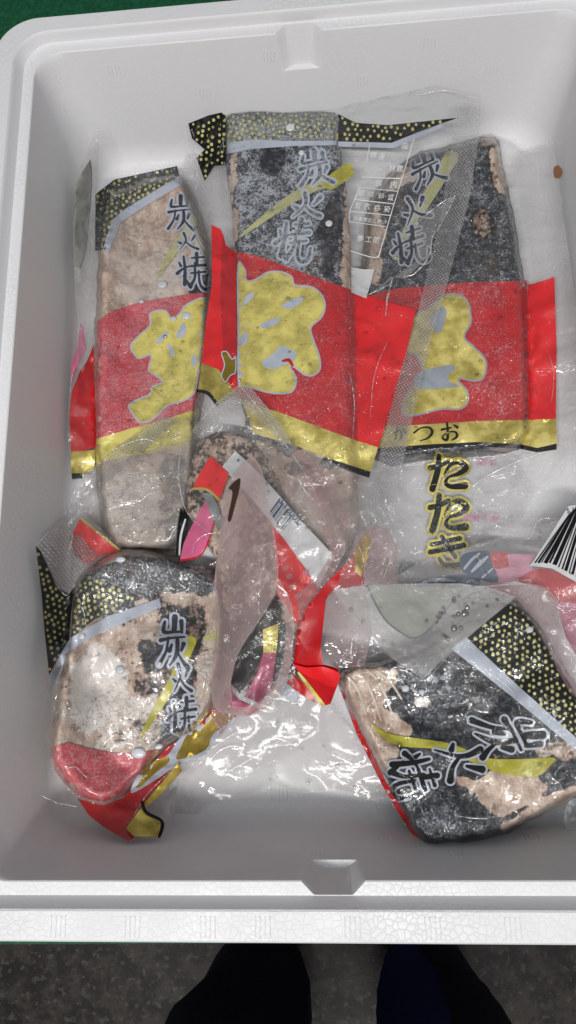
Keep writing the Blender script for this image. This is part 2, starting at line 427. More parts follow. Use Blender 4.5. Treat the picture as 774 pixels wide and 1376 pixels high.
# ------------------------------------------------------------------ foam box
XL, XR, YN, YF = -.2668, .223, -.1161, .5762
box = thing('foam_box', 'open white expanded foam fish box with stepped rim holding the packs', 'box', (-.022, .23, ZT))
NOT = [('F', -.026), ('N', -.018)]
def ring(offs, r, z, notch=0.0, nh=0.0, side=True):
    """rounded rectangle; offs = (left, right, near, far) outward; notch widens into the wall"""
    x0, x1, y0, y1 = XL - offs[0], XR + offs[1], YN - offs[2], YF + offs[3]
    pts = []
    def arc(cx, cy, a0):
        for k in range(13):
            a = a0 + math.pi / 2 * k / 12; pts.append((cx + r * math.cos(a), cy + r * math.sin(a)))
    def side_(a, b, fixed, horiz, nc):
        n = 60; rev = b < a
        if horiz:
            st = []
            st += list(np.linspace(min(a, b), nc - .0225, 26)) + [nc - .0222, nc - .0215] + list(np.linspace(nc - .0212, nc - .0125, 6)) + list(np.linspace(nc - .012, nc + .012, 6)) + list(np.linspace(nc + .0125, nc + .0212, 6)) + [nc + .0215, nc + .0222] + list(np.linspace(nc + .0225, max(a, b), 26))
            if rev: st = st[::-1]
            for x in st[1:-1]:
                y = fixed; d = abs(x - nc)
                if notch > 0:
                    wt = .0212 - (.0212 - .0165) * nh     # half width at the wall face, narrower lower down
                    wb = wt - .0082
                    k = 1 if d <= wb else max(0, (wt - d) / (wt - wb))
                    y += notch * k * (1 if fixed > .2 else -1)
                pts.append((x, y))
        else:
            for y in np.linspace(a, b, 40)[1:-1]: pts.append((fixed, y))
    arc(x0 + r, y0 + r, math.pi); side_(x0 + r, x1 - r, y0, True, -.018)
    arc(x1 - r, y0 + r, 1.5 * math.pi); side_(y0 + r, y1 - r, x1, False, 0)
    arc(x1 - r, y1 - r, 0); side_(x1 - r, x0 + r, y1, True, -.026)
    arc(x0 + r, y1 - r, math.pi / 2); side_(y1 - r, y0 + r, x0, False, 0)
    return [(x, y, z) for x, y in pts]
def build_box():
    D = .12; L = []
    A = lambda l, r_, n, f: (l, r_, n, f)
    out = A(.034, .034, .0352, .029)
    L.append(ring(tuple(o - .012 for o in out), .03, ZT - ZL))
    L.append(ring(tuple(o - .002 for o in out), .038, -.01 + .012))
    L.append(ring(tuple(o for o in out), .04, .008)); L.append(ring(tuple(o - .0003 for o in out), .04, .0105)); L.append(ring(tuple(o - .0015 for o in out), .039, .012))
    L.append(ring(A(.0155, .0155, .0162, .0128), .032, .012)); L.append(ring(A(.0145, .0145, .0150, .0120), .031, .0112)); L.append(ring(A(.0135, .0135, .0142, .0112), .03, .0095))
    L.append(ring(A(.0105, .0105, .0098, .0108), .028, .0009)); L.append(ring(A(.0100, .0100, .0092, .0102), .028, 0))
    L.append(ring(A(.0008, .0008, .0008, .0008), .027, 0, .0080, 0)); L.append(ring(A(0, 0, 0, 0), .026, -.0008, .0085, .02))
    NZ = .034
    dl = lambda t: (-.012 * t, -.012 * t, -.0218 * t, -.0235 * t)
    for k in range(1, 7):
        z = -NZ * k / 6; L.append(ring(dl(-z / D), .027 + .01 * (-z / D), z, .0085 - .0035 * (k / 6), k / 6))
    L.append(ring(dl((NZ + .0006) / D), .03, -NZ - .0006))
    for k in range(1, 8):
        z = -NZ - (D - .012 - NZ) * k / 7; L.append(ring(dl(-z / D), .03 + .01 * k / 7, z))
    for a in (20, 40, 60, 75, 90):
        s_ = math.sin(math.radians(a)); c_ = math.cos(math.radians(a)); z = -D + .012 * (1 - s_)
        o = .012 * (1 - c_); L.append(ring(tuple(q - o for q in dl(1)), max(.012, .04 - o), z))
    n = len(L[0]); V = [p for r_ in L for p in r_]; Fc = []
    for i in range(len(L) - 1):
        for j in range(n): Fc.append((i * n + j, i * n + (j + 1) % n, (i + 1) * n + (j + 1) % n, (i + 1) * n + j))
    Fc.append(tuple(range((len(L) - 1) * n, len(L) * n))); Fc.append(tuple(range(n))[::-1])
    co = np.array(V); co[:, 2] += ZL
    o = newmesh('body', co, Fc, M['foam'], box, True)
    bm = bmesh.new(); bm.from_mesh(o.data); bmesh.ops.recalc_face_normals(bm, faces=bm.faces); bm.to_mesh(o.data); bm.free()
    o.data.set_sharp_from_angle(angle=math.radians(28))
    return o
build_box()
# moulding marks: groups of fine upright ribs on walls and rim, slotted core vents on the floor
def mark(P, du, dv, nrm, nrib=4, w=.0011, gap=.0032, ln=.012):
    b = bmesh.new(); P, du, dv, nrm = map(Vector, (P, du, dv, nrm))
    for k in range(nrib):
        c = P + du * (k - (nrib - 1) / 2) * gap
        vs = []
        for s, t, q in ((-1, -1, -1), (1, -1, -1), (1, 1, -1), (-1, 1, -1), (-.4, -.9, 1), (.4, -.9, 1), (.4, .9, 1), (-.4, .9, 1)):
            vs.append(b.verts.new(c + du * s * w / 2 * 1.4 + dv * t * ln / 2 + nrm * q * .00045))
        for f in ((4, 5, 6, 7), (0, 1, 5, 4), (1, 2, 6, 5), (2, 3, 7, 6), (3, 0, 4, 7)): b.faces.new([vs[i] for i in f])
    return b
for x in (-.2, -.15, -.10, -.064, -.006, .045, .095, .15):
    bm_obj('vent_mark', mark((x, YN - .0255, ZL + .012), (1, 0, 0), (0, 1, 0), (0, 0, 1), ln=.014), M['foam'], box)
for i, x in enumerate((-.2, -.12, -.055, .03, .09, .15)):
    z = -.020 - .03 * (i % 2); t = -z / .12
    bm_obj('vent_mark', mark((x, YF - .0235 * t, ZL + z), (1, 0, 0), (0, .19, 1), (0, -1, .19), ln=.011, w=.0009), M['foam'], box)
for i, x in enumerate((-.16, -.11, -.03, .02, .07, .13)):
    z = -.045 - .03 * (i % 2); t = -z / .12
    bm_obj('vent_mark', mark((x, YN + .0218 * t, ZL + z), (1, 0, 0), (0, -.18, 1), (0, 1, .18), ln=.012, w=.0009), M['foam'], box)
for px, py in ((375, 1066), (505, 1066)):
    p = U([(px, py)], 0)[0]
    o = bm_obj('vent_mark', mark((p[0], p[1], BF + .0003), (1, 0, 0), (0, 1, 0), (0, 0, 1), nrib=5, ln=.013, w=.0013), M['foam'], box)

# ------------------------------------------------------------------ packs
def tps(ctrl):
    c = np.array(ctrl, float); n = len(c); P = c[:, :2] / 300; z = c[:, 2]
    def K(a, b):
        d = np.hypot(a[:, None, 0] - b[None, :, 0], a[:, None, 1] - b[None, :, 1]); return d * d * np.log(d + 1e-9)
    A = np.zeros((n + 3, n + 3)); A[:n, :n] = K(P, P) + np.eye(n) * .002; A[:n, n] = 1; A[:n, n + 1:] = P; A[n:, :n] = A[:n, n:].T
    s = np.linalg.solve(A, np.r_[z, 0, 0, 0]); lo, hi = z.min() - .002, z.max() + .003
    def f(Q):
        q = np.asarray(Q, float) / 300; r = K(q, P) @ s[:n] + s[n] + q @ s[n + 1:]
        return np.clip(r, lo, hi)
    return f
def rough(p, seed):
    q = densify(smooth(p, 2), 4); nn = inset(q, 1) - q
    return q + nn * ((fbm(q, 16, seed + 77) - .5) * 5)[:, None]
class Pack:
    def __init__(s, label, at, ctrl, fish=None, T=.02, R=28, crk=.0018, seed=0, bottom=None, lump=.006, group='vacuum packed fish in the foam box', name='fish_pack', cat='fish pack', root=None):
        s.base = tps(ctrl); s.fish = None if fish is None else rough(fish, seed); s.T = T; s.Rr = R; s.crk = crk; s.seed = seed; s.bottom = bottom; s.lump = lump
        p = U([at], .002)[0]
        s.root = root or thing(name, label, cat, tuple(p), group)
    def z(s, P):
        P = np.asarray(P, float).reshape(-1, 2)
        b = s.base(P); ins = np.zeros(len(P))
        if s.fish is not None:
            d = pdist(P, s.fish) * np.where(inside(P, s.fish), 1, -1)
            t = np.clip(d / s.Rr, 0, 1); prof = 1 - (1 - t) ** 2.6
            ins = np.clip(d / 6 + .5, 0, 1)
            b = b + s.T * prof + ins * t * ((fbm(P, 80, s.seed + 40) - .5) * s.lump + (fbm(P, 24, s.seed + 41, 2) - .5) * .003)
        r = 1 - np.abs(2 * fbm(P, 75, s.seed + 3, 3) - 1); r2 = 1 - np.abs(2 * vn(P + 40 * fbm(P, 60, 5)[:, None], 34, s.seed + 9) - 1)
        b = b + (1 - ins * .93) * s.crk * ((r ** 3 - .5) * 1.2 + (r2 ** 4) * .7)
        return np.maximum(b, .0012)
    def sheet(s, name, polys, mat, off=0.0, step=6, kind=None, label=None, sm=False, root=None, dz=None):
        if not isinstance(polys[0][0], (list, tuple, np.ndarray)): polys = [polys]
        if sm: polys = [smooth(p, 4) for p in polys]
        v_, f_ = tri([np.asarray(p, float) for p in polys], step); v_, f_ = prune(v_, f_)
        z = s.z(v_) + off
        if dz is not None: z = z + dz(v_)
        f_ = f_[:, ::-1]
        o = newmesh(name, U(v_, z), f_, M[mat], root or s.root)
        if kind: o['kind'] = kind
        if label: o['label'] = label
        return o
    def fillet(s, tone=.0, frost=.5, blobs=(), step=4.0, name='fish_fillet', label=None):
        v_, f_ = tri([s.fish], step); v_, f_ = prune(v_, f_)
        z = s.z(v_) - .0009
        t = np.full(len(v_), float(tone)); fr = np.full(len(v_), float(frost))
        wob = (fbm(v_, 26, s.seed + 60) - .5) * 1.1
        for (cx, cy_, rx, ry, ang, tv, fv) in blobs:
            a = math.radians(ang); dx, dy = v_[:, 0] - cx, v_[:, 1] - cy_
            e = np.hypot((dx * math.cos(a) + dy * math.sin(a)) / rx, (-dx * math.sin(a) + dy * math.cos(a)) / ry) + wob
            ww = np.clip((1.12 - e) / .25, 0, 1); ww = ww * ww * (3 - 2 * ww)
            if tv is not None: t = t * (1 - ww) + tv * ww
            if fv is not None: fr = fr * (1 - ww) + fv * ww
        co = U(v_, z)
        f_ = f_[:, ::-1]
        ec = {}
        for f in f_:
            for i in range(3):
                e = (int(f[i]), int(f[(i + 1) % 3])); ec[e] = 1
        bd = [e for e in ec if (e[1], e[0]) not in ec]
        low = sorted({i for e in bd for i in e}); mp = {}
        C = list(co); zb = BF + (s.bottom if s.bottom is not None else .001)
        for i in low:
            p = co[i].copy(); p[2] = min(zb, p[2] - .001); mp[i] = len(C); C.append(p)
        Fa = [tuple(f) for f in f_] + [(a, mp[a], mp[b_], b_) for a, b_ in bd]
        cen = np.mean([C[mp[i]] for i in low], 0); ci = len(C); C.append(cen)
        Fa += [(mp[b_], mp[a], ci) for a, b_ in bd]
        ta = np.r_[t, np.full(len(C) - len(t), tone)]; fa = np.r_[fr, np.full(len(C) - len(fr), frost)]
        o = newmesh(name, C, Fa, M['fish'], s.root, True, {'tone': ta, 'frost': fa})
        if label: o['label'] = label
        return o
    def dots(s, poly, mat, off, sp=8.2, r=2.1, ang=.25, fade=0.0, root=None):
        poly = np.asarray(poly, float); lo, hi = poly.min(0), poly.max(0); c = (lo + hi) / 2; L = max(hi - lo)
        V = []; Fc = []; ca, sa = math.cos(ang), math.sin(ang)
        n = int(L / sp) + 3
        C = []
        for i in range(-n, n):
            for j in range(-n, n):
                x = i * sp + (j % 2) * sp / 2; y = j * sp * .8
                C.append((c[0] + x * ca - y * sa, c[1] + x * sa + y * ca))
        C = np.array(C); C += nrng.uniform(-1.7, 1.7, C.shape)
        C = C[inside(C, poly) & (pdist(C, poly) > r * .8)]
        if fade: C = C[nrng.uniform(size=len(C)) > fade]
        for cc in C:
            rr = r * rng.uniform(.8, 1.15); k0 = len(V); V.append(cc)
            for k in range(8):
                a = k * math.pi / 4; V.append(cc + rr * np.array([math.cos(a) * 1.0, math.sin(a) * 1.12]))
            for k in range(8): Fc.append((k0, k0 + 1 + (k + 1) % 8, k0 + 1 + k))
        if not V: return
        V = np.array(V); o = newmesh('gold_dots', U(V, s.z(V) + off), Fc, M[mat], root or s.root); o['kind'] = 'stuff'
        return o
    def strokes(s, name, polys, mat, off, root=None, step=5):
        v_, f_ = tri(polys, step); v_, f_ = prune(v_, f_)
        return newmesh(name, U(v_, s.z(v_) + off), f_[:, ::-1], M[mat], root or s.root)
    def drops(s, poly, n, off=.0020, rmin=.6, rmax=3.0, name='water_droplets'):
        poly = np.asarray(poly, float); lo, hi = poly.min(0), poly.max(0); V = []; Fc = []; got = 0
        while got < n:
            c = nrng.uniform(lo, hi); 
            if not inside([c], poly)[0]: continue
            got += 1; r = rmin + (rmax - rmin) * rng.random() ** 2.5
            W = U([c], s.z([c])[0] + off)[0]; rm = r * .00062; k0 = len(V); N = 8
            asp = rng.uniform(.8, 1.25)
            for (rad, hh) in ((1, -.12), (.85, .28), (.5, .48)):
                for k in range(N):
                    a = 2 * math.pi * k / N; V.append((W[0] + rm * rad * math.cos(a) * asp, W[1] + rm * rad * math.sin(a), W[2] + rm * hh))
            V.append((W[0], W[1], W[2] + rm * .55))
            for q in range(2):
                for k in range(N): Fc.append((k0 + q * N + k, k0 + q * N + (k + 1) % N, k0 + (q + 1) * N + (k + 1) % N, k0 + (q + 1) * N + k))
            for k in range(N): Fc.append((k0 + 2 * N + k, k0 + 2 * N + (k + 1) % N, k0 + 3 * N))
        o = newmesh(name, V, Fc, M['drop'], s.root); o['kind'] = 'stuff'; return o
    def text(s, body, o, rx, dn, mat, off, name='lettering', bold=0.0):
        """o: left end of the baseline, rx / dn: picture vectors of one em right and down"""
        c = bpy.data.curves.new('t', 'FONT'); c.body = body; c.size = 1; c.offset = bold; c.resolution_u = 2
        ob = bpy.data.objects.new('t', c); COL.objects.link(ob); dg = bpy.context.evaluated_depsgraph_get(); dg.update()
        me = bpy.data.meshes.new_from_object(ob.evaluated_get(dg)); bpy.data.objects.remove(ob)
        v_ = np.array([tuple(q.co)[:2] for q in me.vertices]); f_ = [tuple(p.vertices) for p in me.polygons]
        if not len(v_): return None
        P = np.asarray(o, float) + v_[:, :1] * np.asarray(rx, float) - v_[:, 1:] * np.asarray(dn, float)
        return newmesh(name, U(P, s.z(P) + off), f_, M[mat], s.root, False)
    def bead(s, c, rx, ry, off=.0016):
        V = []; W = U([c], s.z([c])[0] + off)[0]; N = 12; k_ = .00062
        for rad, hh in ((1, -.2), (.9, .2), (.55, .38)):
            for k in range(N): a = 2 * math.pi * k / N; V.append((W[0] + rx * k_ * rad * math.cos(a), W[1] + ry * k_ * rad * math.sin(a), W[2] + rx * k_ * hh * .5))
        V.append((W[0], W[1], W[2] + rx * k_ * .22)); Fc = []
        for q in range(2):
            for k in range(N): Fc.append((q * N + k, q * N + (k + 1) % N, (q + 1) * N + (k + 1) % N, (q + 1) * N + k))
        for k in range(N): Fc.append((2 * N + k, 2 * N + (k + 1) % N, 3 * N))
        return newmesh('ice_bead', V, Fc, M['ice'], s.root)

G = {
 'sumi': [([(.55, .0), (.53, .27)], [.16, .12]), ([(.2, .12), (.16, .32), (.5, .30), (.8, .26)], [.07, .11, .06, .07]), ([(.78, .06), (.80, .28)], [.12, .07]),
          ([(.05, .5), (.45, .42), (.9, .36)], [.11, .06, .05]), ([(.32, .42), (.24, .7), (.0, .98)], [.06, .07, .11]),
          ([(.44, .55), (.36, .68)], [.06, .12]), ([(.86, .5), (.78, .64)], [.12, .07]), ([(.64, .44), (.62, .72), (.36, .98)], [.10, .12, .03]), ([(.66, .70), (.82, .84), (1.0, .95)], [.05, .08, .12])],
 'hi': [([(.05, .55), (.18, .62)], [.07, .13]), ([(.88, .12), (.70, .42)], [.16, .06]), ([(.35, .02), (.42, .45), (.08, .98)], [.15, .10, .03]), ([(.42, .5), (.65, .72), (.98, .86)], [.07, .10, .15])],
 'yaki': [([(.02, .62), (.2, .48), (.42, .38)], [.12, .07, .05]), ([(.26, .12), (.27, .5), (.22, .92)], [.07, .10, .12]), ([(.2, .68), (.4, .98)], [.05, .12]), ([(.1, .3), (.15, .4)], [.05, .09]),
          ([(.5, .14), (.9, .08)], [.05, .08]), ([(.68, .0), (.66, .32)], [.12, .10]), ([(.45, .38), (.95, .30)], [.07, .10]), ([(.60, .28), (.58, .5)], [.08, .08]), ([(.45, .58), (.90, .50)], [.06, .07]),
          ([(.58, .52), (.55, .72), (.42, .92)], [.09, .08, .12]), ([(.70, .50), (.70, .84), (.82, 1.0), (1.02, .94), (1.06, .66)], [.07, .08, .10, .10, .05])],
 'ta': [([(.02, .36), (.25, .30), (.50, .17)], [.14, .13, .12]), ([(.26, .02), (.22, .45), (.08, .98)], [.13, .16, .17]),
        ([(.40, .55), (.55, .28), (.78, .17), (.98, .34), (.78, .52), (.52, .62), (.44, .80), (.60, .90), (.95, .86)], [.04, .10, .15, .17, .12, .06, .11, .13, .20])],
 'ki': [([(.05, .25), (.85, .08)], [.12, .15]), ([(.0, .5), (.95, .32)], [.14, .16]), ([(.35, 0), (.70, .7)], [.13, .12]), ([(.25, .72), (.4, .95), (.85, .95)], [.1, .13, .14])],
 'tsu': [([(.0, .42), (.4, .12), (.82, .12), (.98, .42), (.75, .8), (.3, .98)], [.10, .07, .10, .15, .10, .04])],
 'o': [([(.05, .35), (.6, .26)], [.11, .08]), ([(.38, .0), (.40, .5), (.34, .92), (.1, .85), (.14, .68), (.5, .5), (.85, .52), (.92, .78), (.62, .96)], [.10, .12, .13, .10, .06, .06, .10, .14, .06]), ([(.78, .12), (.97, .26)], [.07, .14])],
 'ka': [([(.05, .35), (.55, .25), (.6, .7), (.45, .95)], [.1, .08, .12, .05]), ([(.35, 0), (.1, .95)], [.12, .08]), ([(.75, .15), (.97, .45)], [.08, .14])],
}
def glyph(key, o, rx, dn, grow=0.0, wk=1.0):
    o, rx, dn = (np.asarray(q, float) for q in (o, rx, dn)); L = (np.hypot(*rx) + np.hypot(*dn)) / 2; out = []
    for pts, ws in G[key]:
        P = [o + rx * x + dn * y for x, y in pts]; out.append(stroke(P, [q * L * wk + grow for q in ws]))
    return out
def nest(parent, *kids):
    for k_ in kids:
        if k_ is not None: k_.parent = parent
def word(pk, items, ink, halo, off, grow=5.0, wk=1.0, name='brush_character'):
    for key, o, rx, dn in items:
        h_ = pk.strokes('outline', glyph(key, o, rx, dn, grow, wk), halo, off - .00025)
        c = pk.strokes(name, glyph(key, o, rx, dn, 0, wk), ink, off)
        nest(c, h_)
def gchar(pk, outline, counters, mat, off, rimmat='pale', ins=2.4, name='gold_character', extra=()):
    o = smooth(outline, 4); h_ = pk.sheet('outline', o, rimmat, off, 6)
    c_ = pk.sheet(name, inset(o, ins), mat, off + .00025, 6); nest(c_, h_)
    for c in counters: nest(c_, pk.sheet('character_opening', smooth(c, 3), rimmat, off + .0005, 6))

LATE = []
# ---- A: upper left pack
A_fish = [(141, 268), (160, 252), (232, 232), (258, 262), (280, 320), (284, 380), (280, 470), (268, 560), (262, 640), (246, 728), (200, 742), (152, 735), (134, 690), (127, 610), (126, 500), (131, 350)]
A = Pack('upright pack beside the left wall, beige fish under a pale red band', (200, 480),
         [(200, 300, .004), (200, 500, .004), (200, 700, .004), (290, 300, .014), (290, 500, .010), (290, 700, .008), (112, 240, .05), (104, 320, .045), (100, 400, .036), (95, 520, .030), (96, 620, .020), (133, 165, .060), (145, 260, .016), (240, 215, .022), (90, 740, .004), (180, 230, .014)],
         A_fish, .024, 14, .0022, 1)
A.fillet(.86, .42, [(272, 385, 18, 30, 0, .1, .3), (225, 665, 38, 50, 25, .45, .35), (175, 670, 40, 50, 20, .95, .75), (190, 320, 45, 60, 0, .95, .45), (250, 720, 30, 25, 0, .1, .2)], label='pale beige seared fish loin')
A_film = [(133, 165), (131, 240), (150, 238), (236, 220), (262, 205), (300, 215), (300, 545), (275, 640), (262, 755), (95, 765), (84, 705), (112, 646), (94, 644), (91, 560), (95, 512), (106, 478), (99, 440), (98, 300), (108, 225)]
db = [(128, 261), (154, 241), (238, 223), (241, 237), (200, 262), (156, 291), (141, 335), (128, 337)]
nb = A.sheet('dotted_band', db, 'black_frost', .0002); nest(nb, A.dots(db, 'gold_dot', .0005, 8, 2.0, -.45))
A.sheet('pale_stripe', [(241, 236), (246, 247), (200, 274), (162, 299), (146, 340), (137, 340), (150, 296), (168, 281)], 'pale', .0004)
A.sheet('red_band', [(130, 432), (150, 418), (190, 405), (240, 397), (286, 391), (282, 470), (266, 552), (200, 570), (129, 590)], 'red_pale', .0002)
A.sheet('gold_band', [(129, 590), (175, 576), (215, 566), (268, 548), (262, 598), (205, 609), (165, 614), (129, 622)], 'gold_frost', .0004)
gchar(A, [(172, 544), (189, 534), (200, 530), (203, 520), (217, 512), (200, 500), (199, 492), (202, 478), (187, 483), (179, 476), (175, 464), (188, 448), (201, 436), (200, 422), (212, 416), (224, 417), (231, 427), (241, 420), (248, 410), (268, 400), (282, 401), (286, 410), (280, 445), (276, 470), (268, 500), (262, 528), (246, 540), (225, 546), (205, 565), (187, 568), (177, 556)],
      [[(210, 458), (222, 446), (226, 449), (214, 462)], [(225, 462), (230, 464), (235, 478), (229, 478)], [(236, 452), (247, 432), (250, 448), (242, 454)], [(271, 418), (282, 414), (280, 421), (272, 424)], [(259, 478), (264, 478), (263, 492), (257, 490)]], 'gold_frost', .0006, 'pale_frost', 2.2)
A.sheet('yellow_stroke', stroke([(213, 372), (228, 345), (245, 320), (258, 298)], [3, 10, 12, 16]), 'yellow_frost', .0004)
word(A, [('sumi', (224, 262), (34, 3), (2, 46)), ('hi', (237, 312), (28, 2), (2, 24)), ('yaki', (235, 338), (43, 4), (4, 47))], 'ink', 'pale', .0009, 5.0, .95)
A.sheet('red_flap', [(126, 463), (129, 600), (112, 606), (95, 607), (93, 556), (97, 525), (108, 497), (117, 485)], 'red_dim', .0004, label='bright red free edge of the band')
A.sheet('gold_flap', [(95, 607), (112, 606), (129, 604), (126, 632), (110, 637), (96, 637)], 'gold', .0005)
A.sheet('black_line', [(96, 636), (110, 636), (111, 643), (97, 644)], 'black', .0008)
A.sheet('pink_print', [(108, 434), (112, 440), (116, 470), (102, 498), (95, 520), (96, 490), (104, 465)], 'pinkprint', .0007)
A.sheet('green_panel', [(102, 247), (112, 228), (121, 215), (123, 221), (118, 300), (115, 331), (108, 360), (100, 354)], 'greygreen', .0006)
A.sheet('panel_edge', stroke([(121, 215), (123, 240), (119, 300), (115, 335), (108, 360)], [1.5, 1.5, 1.5]), 'black', .0009)
A.sheet('white_tag', [(100, 359), (108, 361), (109, 384), (101, 381)], 'white', .0007)
A.sheet('bag_film', A_film, 'film_frost', .0013, 4)
A.sheet('sealed_edge', [(252, 205), (264, 207), (284, 290), (286, 385), (276, 350), (262, 320), (240, 240)], 'seal0', .0018, 5)
A.sheet('sealed_edge', [(112, 640), (150, 605), (215, 560), (240, 560), (190, 610), (130, 660), (100, 680)], 'seal1', .0018, 5)
A.drops([(130, 260), (280, 260), (270, 720), (130, 720)], 120)
for c, r in (((218, 382), 8), ((250, 424), 8), ((190, 405), 3.5), ((233, 428), 5)): A.bead(c, r, r * .8)

# ---- C: upper right pack
C_fish = [(505, 255), (545, 215), (600, 196), (655, 183), (670, 190), (676, 220), (690, 290), (705, 380), (712, 480), (713, 560), (700, 600), (640, 612), (560, 618), (500, 615), (486, 500), (484, 400), (490, 300)]
C = Pack('upright pack beside the right wall, black brush letters on clear film below its gold band', (620, 480),
         [(600, 300, .004), (600, 500, .004), (600, 700, .006), (500, 400, .006), (500, 700, .008), (745, 200, .040), (765, 400, .030), (770, 650, .020), (700, 205, .020), (730, 500, .014), (560, 200, .008), (720, 700, .012)],
         C_fish, .022, 14, .0022, 2)
C.fillet(.05, .5, [(668, 225, 12, 45, -12, .75, .2), (655, 190, 14, 10, 0, .7, .2), (650, 300, 16, 18, 0, .45, .1), (535, 240, 30, 16, -30, .9, .5), (500, 330, 20, 60, 0, .8, .5), (690, 595, 30, 12, 0, .7, .5)], label='black charred fish skin with white frost')
C_film = [(484, 250), (560, 192), (655, 178), (682, 188), (700, 203), (745, 190), (757, 290), (774, 400), (795, 520), (795, 690), (700, 712), (600, 745), (530, 776), (482, 770), (478, 600), (480, 400)]
C.sheet('yellow_stroke', stroke([(532, 345), (552, 300), (575, 265), (606, 212)], [10, 12, 16, 20]), 'yellow_frost', .0004)
word(C, [('sumi', (545, 215), (42, -14), (14, 40)), ('hi', (535, 270), (36, -10), (10, 34)), ('yaki', (522, 310), (46, -8), (8, 48))], 'ink', 'pale', .0008, 5)
C.sheet('red_band', [(484, 400), (530, 388), (620, 380), (708, 377), (712, 480), (711, 565), (640, 567), (560, 572), (486, 576)], 'red_frost', .0002)
C.sheet('gold_band', [(486, 574), (560, 571), (640, 566), (747, 563), (749, 597), (722, 603), (700, 597), (640, 595), (580, 598), (486, 603)], 'gold_bright', .0005)
C.sheet('black_line', [(510, 602), (538, 600), (580, 597), (640, 594), (700, 597), (722, 602), (748, 596), (748, 604), (722, 608), (698, 603), (640, 600), (580, 603), (538, 606), (510, 608)], 'black', .0009)
gchar(C, [(574, 414), (593, 397), (613, 394), (629, 404), (634, 433), (625, 452), (637, 465), (654, 484), (651, 508), (637, 513), (617, 510), (629, 525), (629, 542), (617, 551), (593, 551), (559, 559), (540, 556), (545, 530), (567, 505), (560, 480), (545, 470), (548, 440), (560, 420)],
      [[(578, 425), (593, 412), (600, 418), (597, 435), (590, 448), (580, 440)], [(560, 502), (603, 490), (612, 496), (603, 504), (603, 512), (618, 519), (600, 521), (562, 522)]], 'gold_bright', .0006, 'pale_grey', 2.6)
C.sheet('red_flap', [(709, 383), (728, 378), (745, 371), (748, 470), (747, 564), (711, 565)], 'red', .0004, label='bright red free edge of the band')
for key, o, rx, dn in (('ka', (528, 575), (18, -1), (1, 18)), ('tsu', (556, 573), (25, -1), (1, 20)), ('o', (592, 569), (23, -1), (1, 24))):
    C.strokes('brush_character', glyph(key, o, rx, dn, 0, 1.2), 'black', .0012)
for key, o, rx, dn, mt, ha in (('ta', (577, 612), (50, 1), (0, 46), 'black', 'gold_bright'), ('ta', (577, 664), (51, 1), (0, 50), 'black_frost', 'gold_frost'), ('ki', (577, 722), (48, -2), (2, 40), 'black_frost', 'gold_frost')):
    C.strokes('outline', glyph(key, o, rx, dn, 6.5, 1.05), ha, .0009); C.strokes('brush_character', glyph(key, o, rx, dn, 0, 1.05), mt, .0012)
C.text('冷凍', (668, 625), (-14, 0), (0, 12), 'pinkink', .0012, 'small_print', .012)
C.text('以下保存', (672, 700), (-13, 0), (0, 12), 'pinkink', .0012, 'small_print', .012)
A.sheet('lower_film', [(112, 646), (150, 612), (215, 566), (262, 560), (270, 640), (262, 750), (110, 760), (84, 710)], 'film_soft', .0022, 5)
A.sheet('side_strip', [(133, 165), (131, 250), (126, 330), (122, 420), (124, 462), (112, 500), (102, 492), (105, 440), (100, 384), (98, 300), (108, 225)], 'film_milky', .0022, 4)
C.sheet('white_panel', [(540, 612), (636, 606), (690, 610), (720, 660), (700, 700), (600, 738), (520, 765), (500, 740), (505, 640)], 'film_white', .0005, 6)
C.sheet('bag_film', C_film, 'film_frost', .0017, 4.5)
C.sheet('folded_film_edge', [(640, 184), (660, 178), (682, 186), (705, 203), (700, 207), (680, 193), (660, 185)], 'film_milky', .0022)
C.sheet('side_flap', [(690, 208), (745, 190), (757, 290), (773, 400), (780, 600), (752, 640), (748, 372), (712, 382), (706, 330), (694, 260)], 'film_white', .0024, 5)
C.drops([(500, 380), (712, 380), (740, 700), (500, 700)], 150)
for c, r in (((719, 230), 0),): pass
C.sheet('brown_residue', smooth([(744, 226), (750, 222), (756, 230), (752, 239), (745, 238)], 3), 'residue', .0028)

# ---- B: upper middle pack, its flaps climb on A and C
B_fish = [(304, 153), (380, 149), (448, 152), (456, 190), (465, 260), (471, 330), (476, 400), (478, 500), (480, 640), (470, 735), (365, 740), (345, 650), (325, 540), (318, 400), (311, 280)]
B = Pack('tall middle pack overlapping both neighbours, heavily frosted black fish with a gold character', (390, 480),
         [(390, 300, .032), (390, 500, .032), (390, 690, .032), (255, 180, .046), (290, 350, .036), (275, 510, .034), (540, 160, .050), (645, 150, .060), (560, 280, .040), (600, 300, .042), (540, 450, .036), (510, 620, .034), (450, 140, .042)],
         B_fish, .008, 22, .0024, 3, bottom=.002)
B.fillet(.06, .62, [(312, 290, 9, 120, 2, .8, .45), (470, 290, 11, 130, 3, .78, .3), (380, 168, 90, 20, 0, .05, 1.0), (446, 300, 16, 60, 4, 0, .15), (350, 260, 30, 40, 0, .05, .7), (365, 215, 14, 22, 0, .1, .1), (400, 725, 190, 130, 0, .95, .35), (400, 632, 22, 10, 10, .45, .2)], label='frost covered black fish skin between brown edges')
B_film = [(250, 168), (303, 147), (380, 135), (455, 125), (560, 110), (646, 125), (645, 175), (632, 260), (600, 385), (560, 540), (530, 690), (500, 760), (350, 750), (310, 600), (268, 545), (264, 500), (278, 400), (283, 300), (268, 262), (262, 215), (254, 195)]
d1 = [(304, 152), (380, 149), (450, 151), (456, 160), (456, 189), (380, 188), (304, 193)]
nb = B.sheet('dotted_band', d1, 'black_hfrost', .0002); nest(nb, B.dots(d1, 'gold_dot', .0005, 8, 2.0, .3))
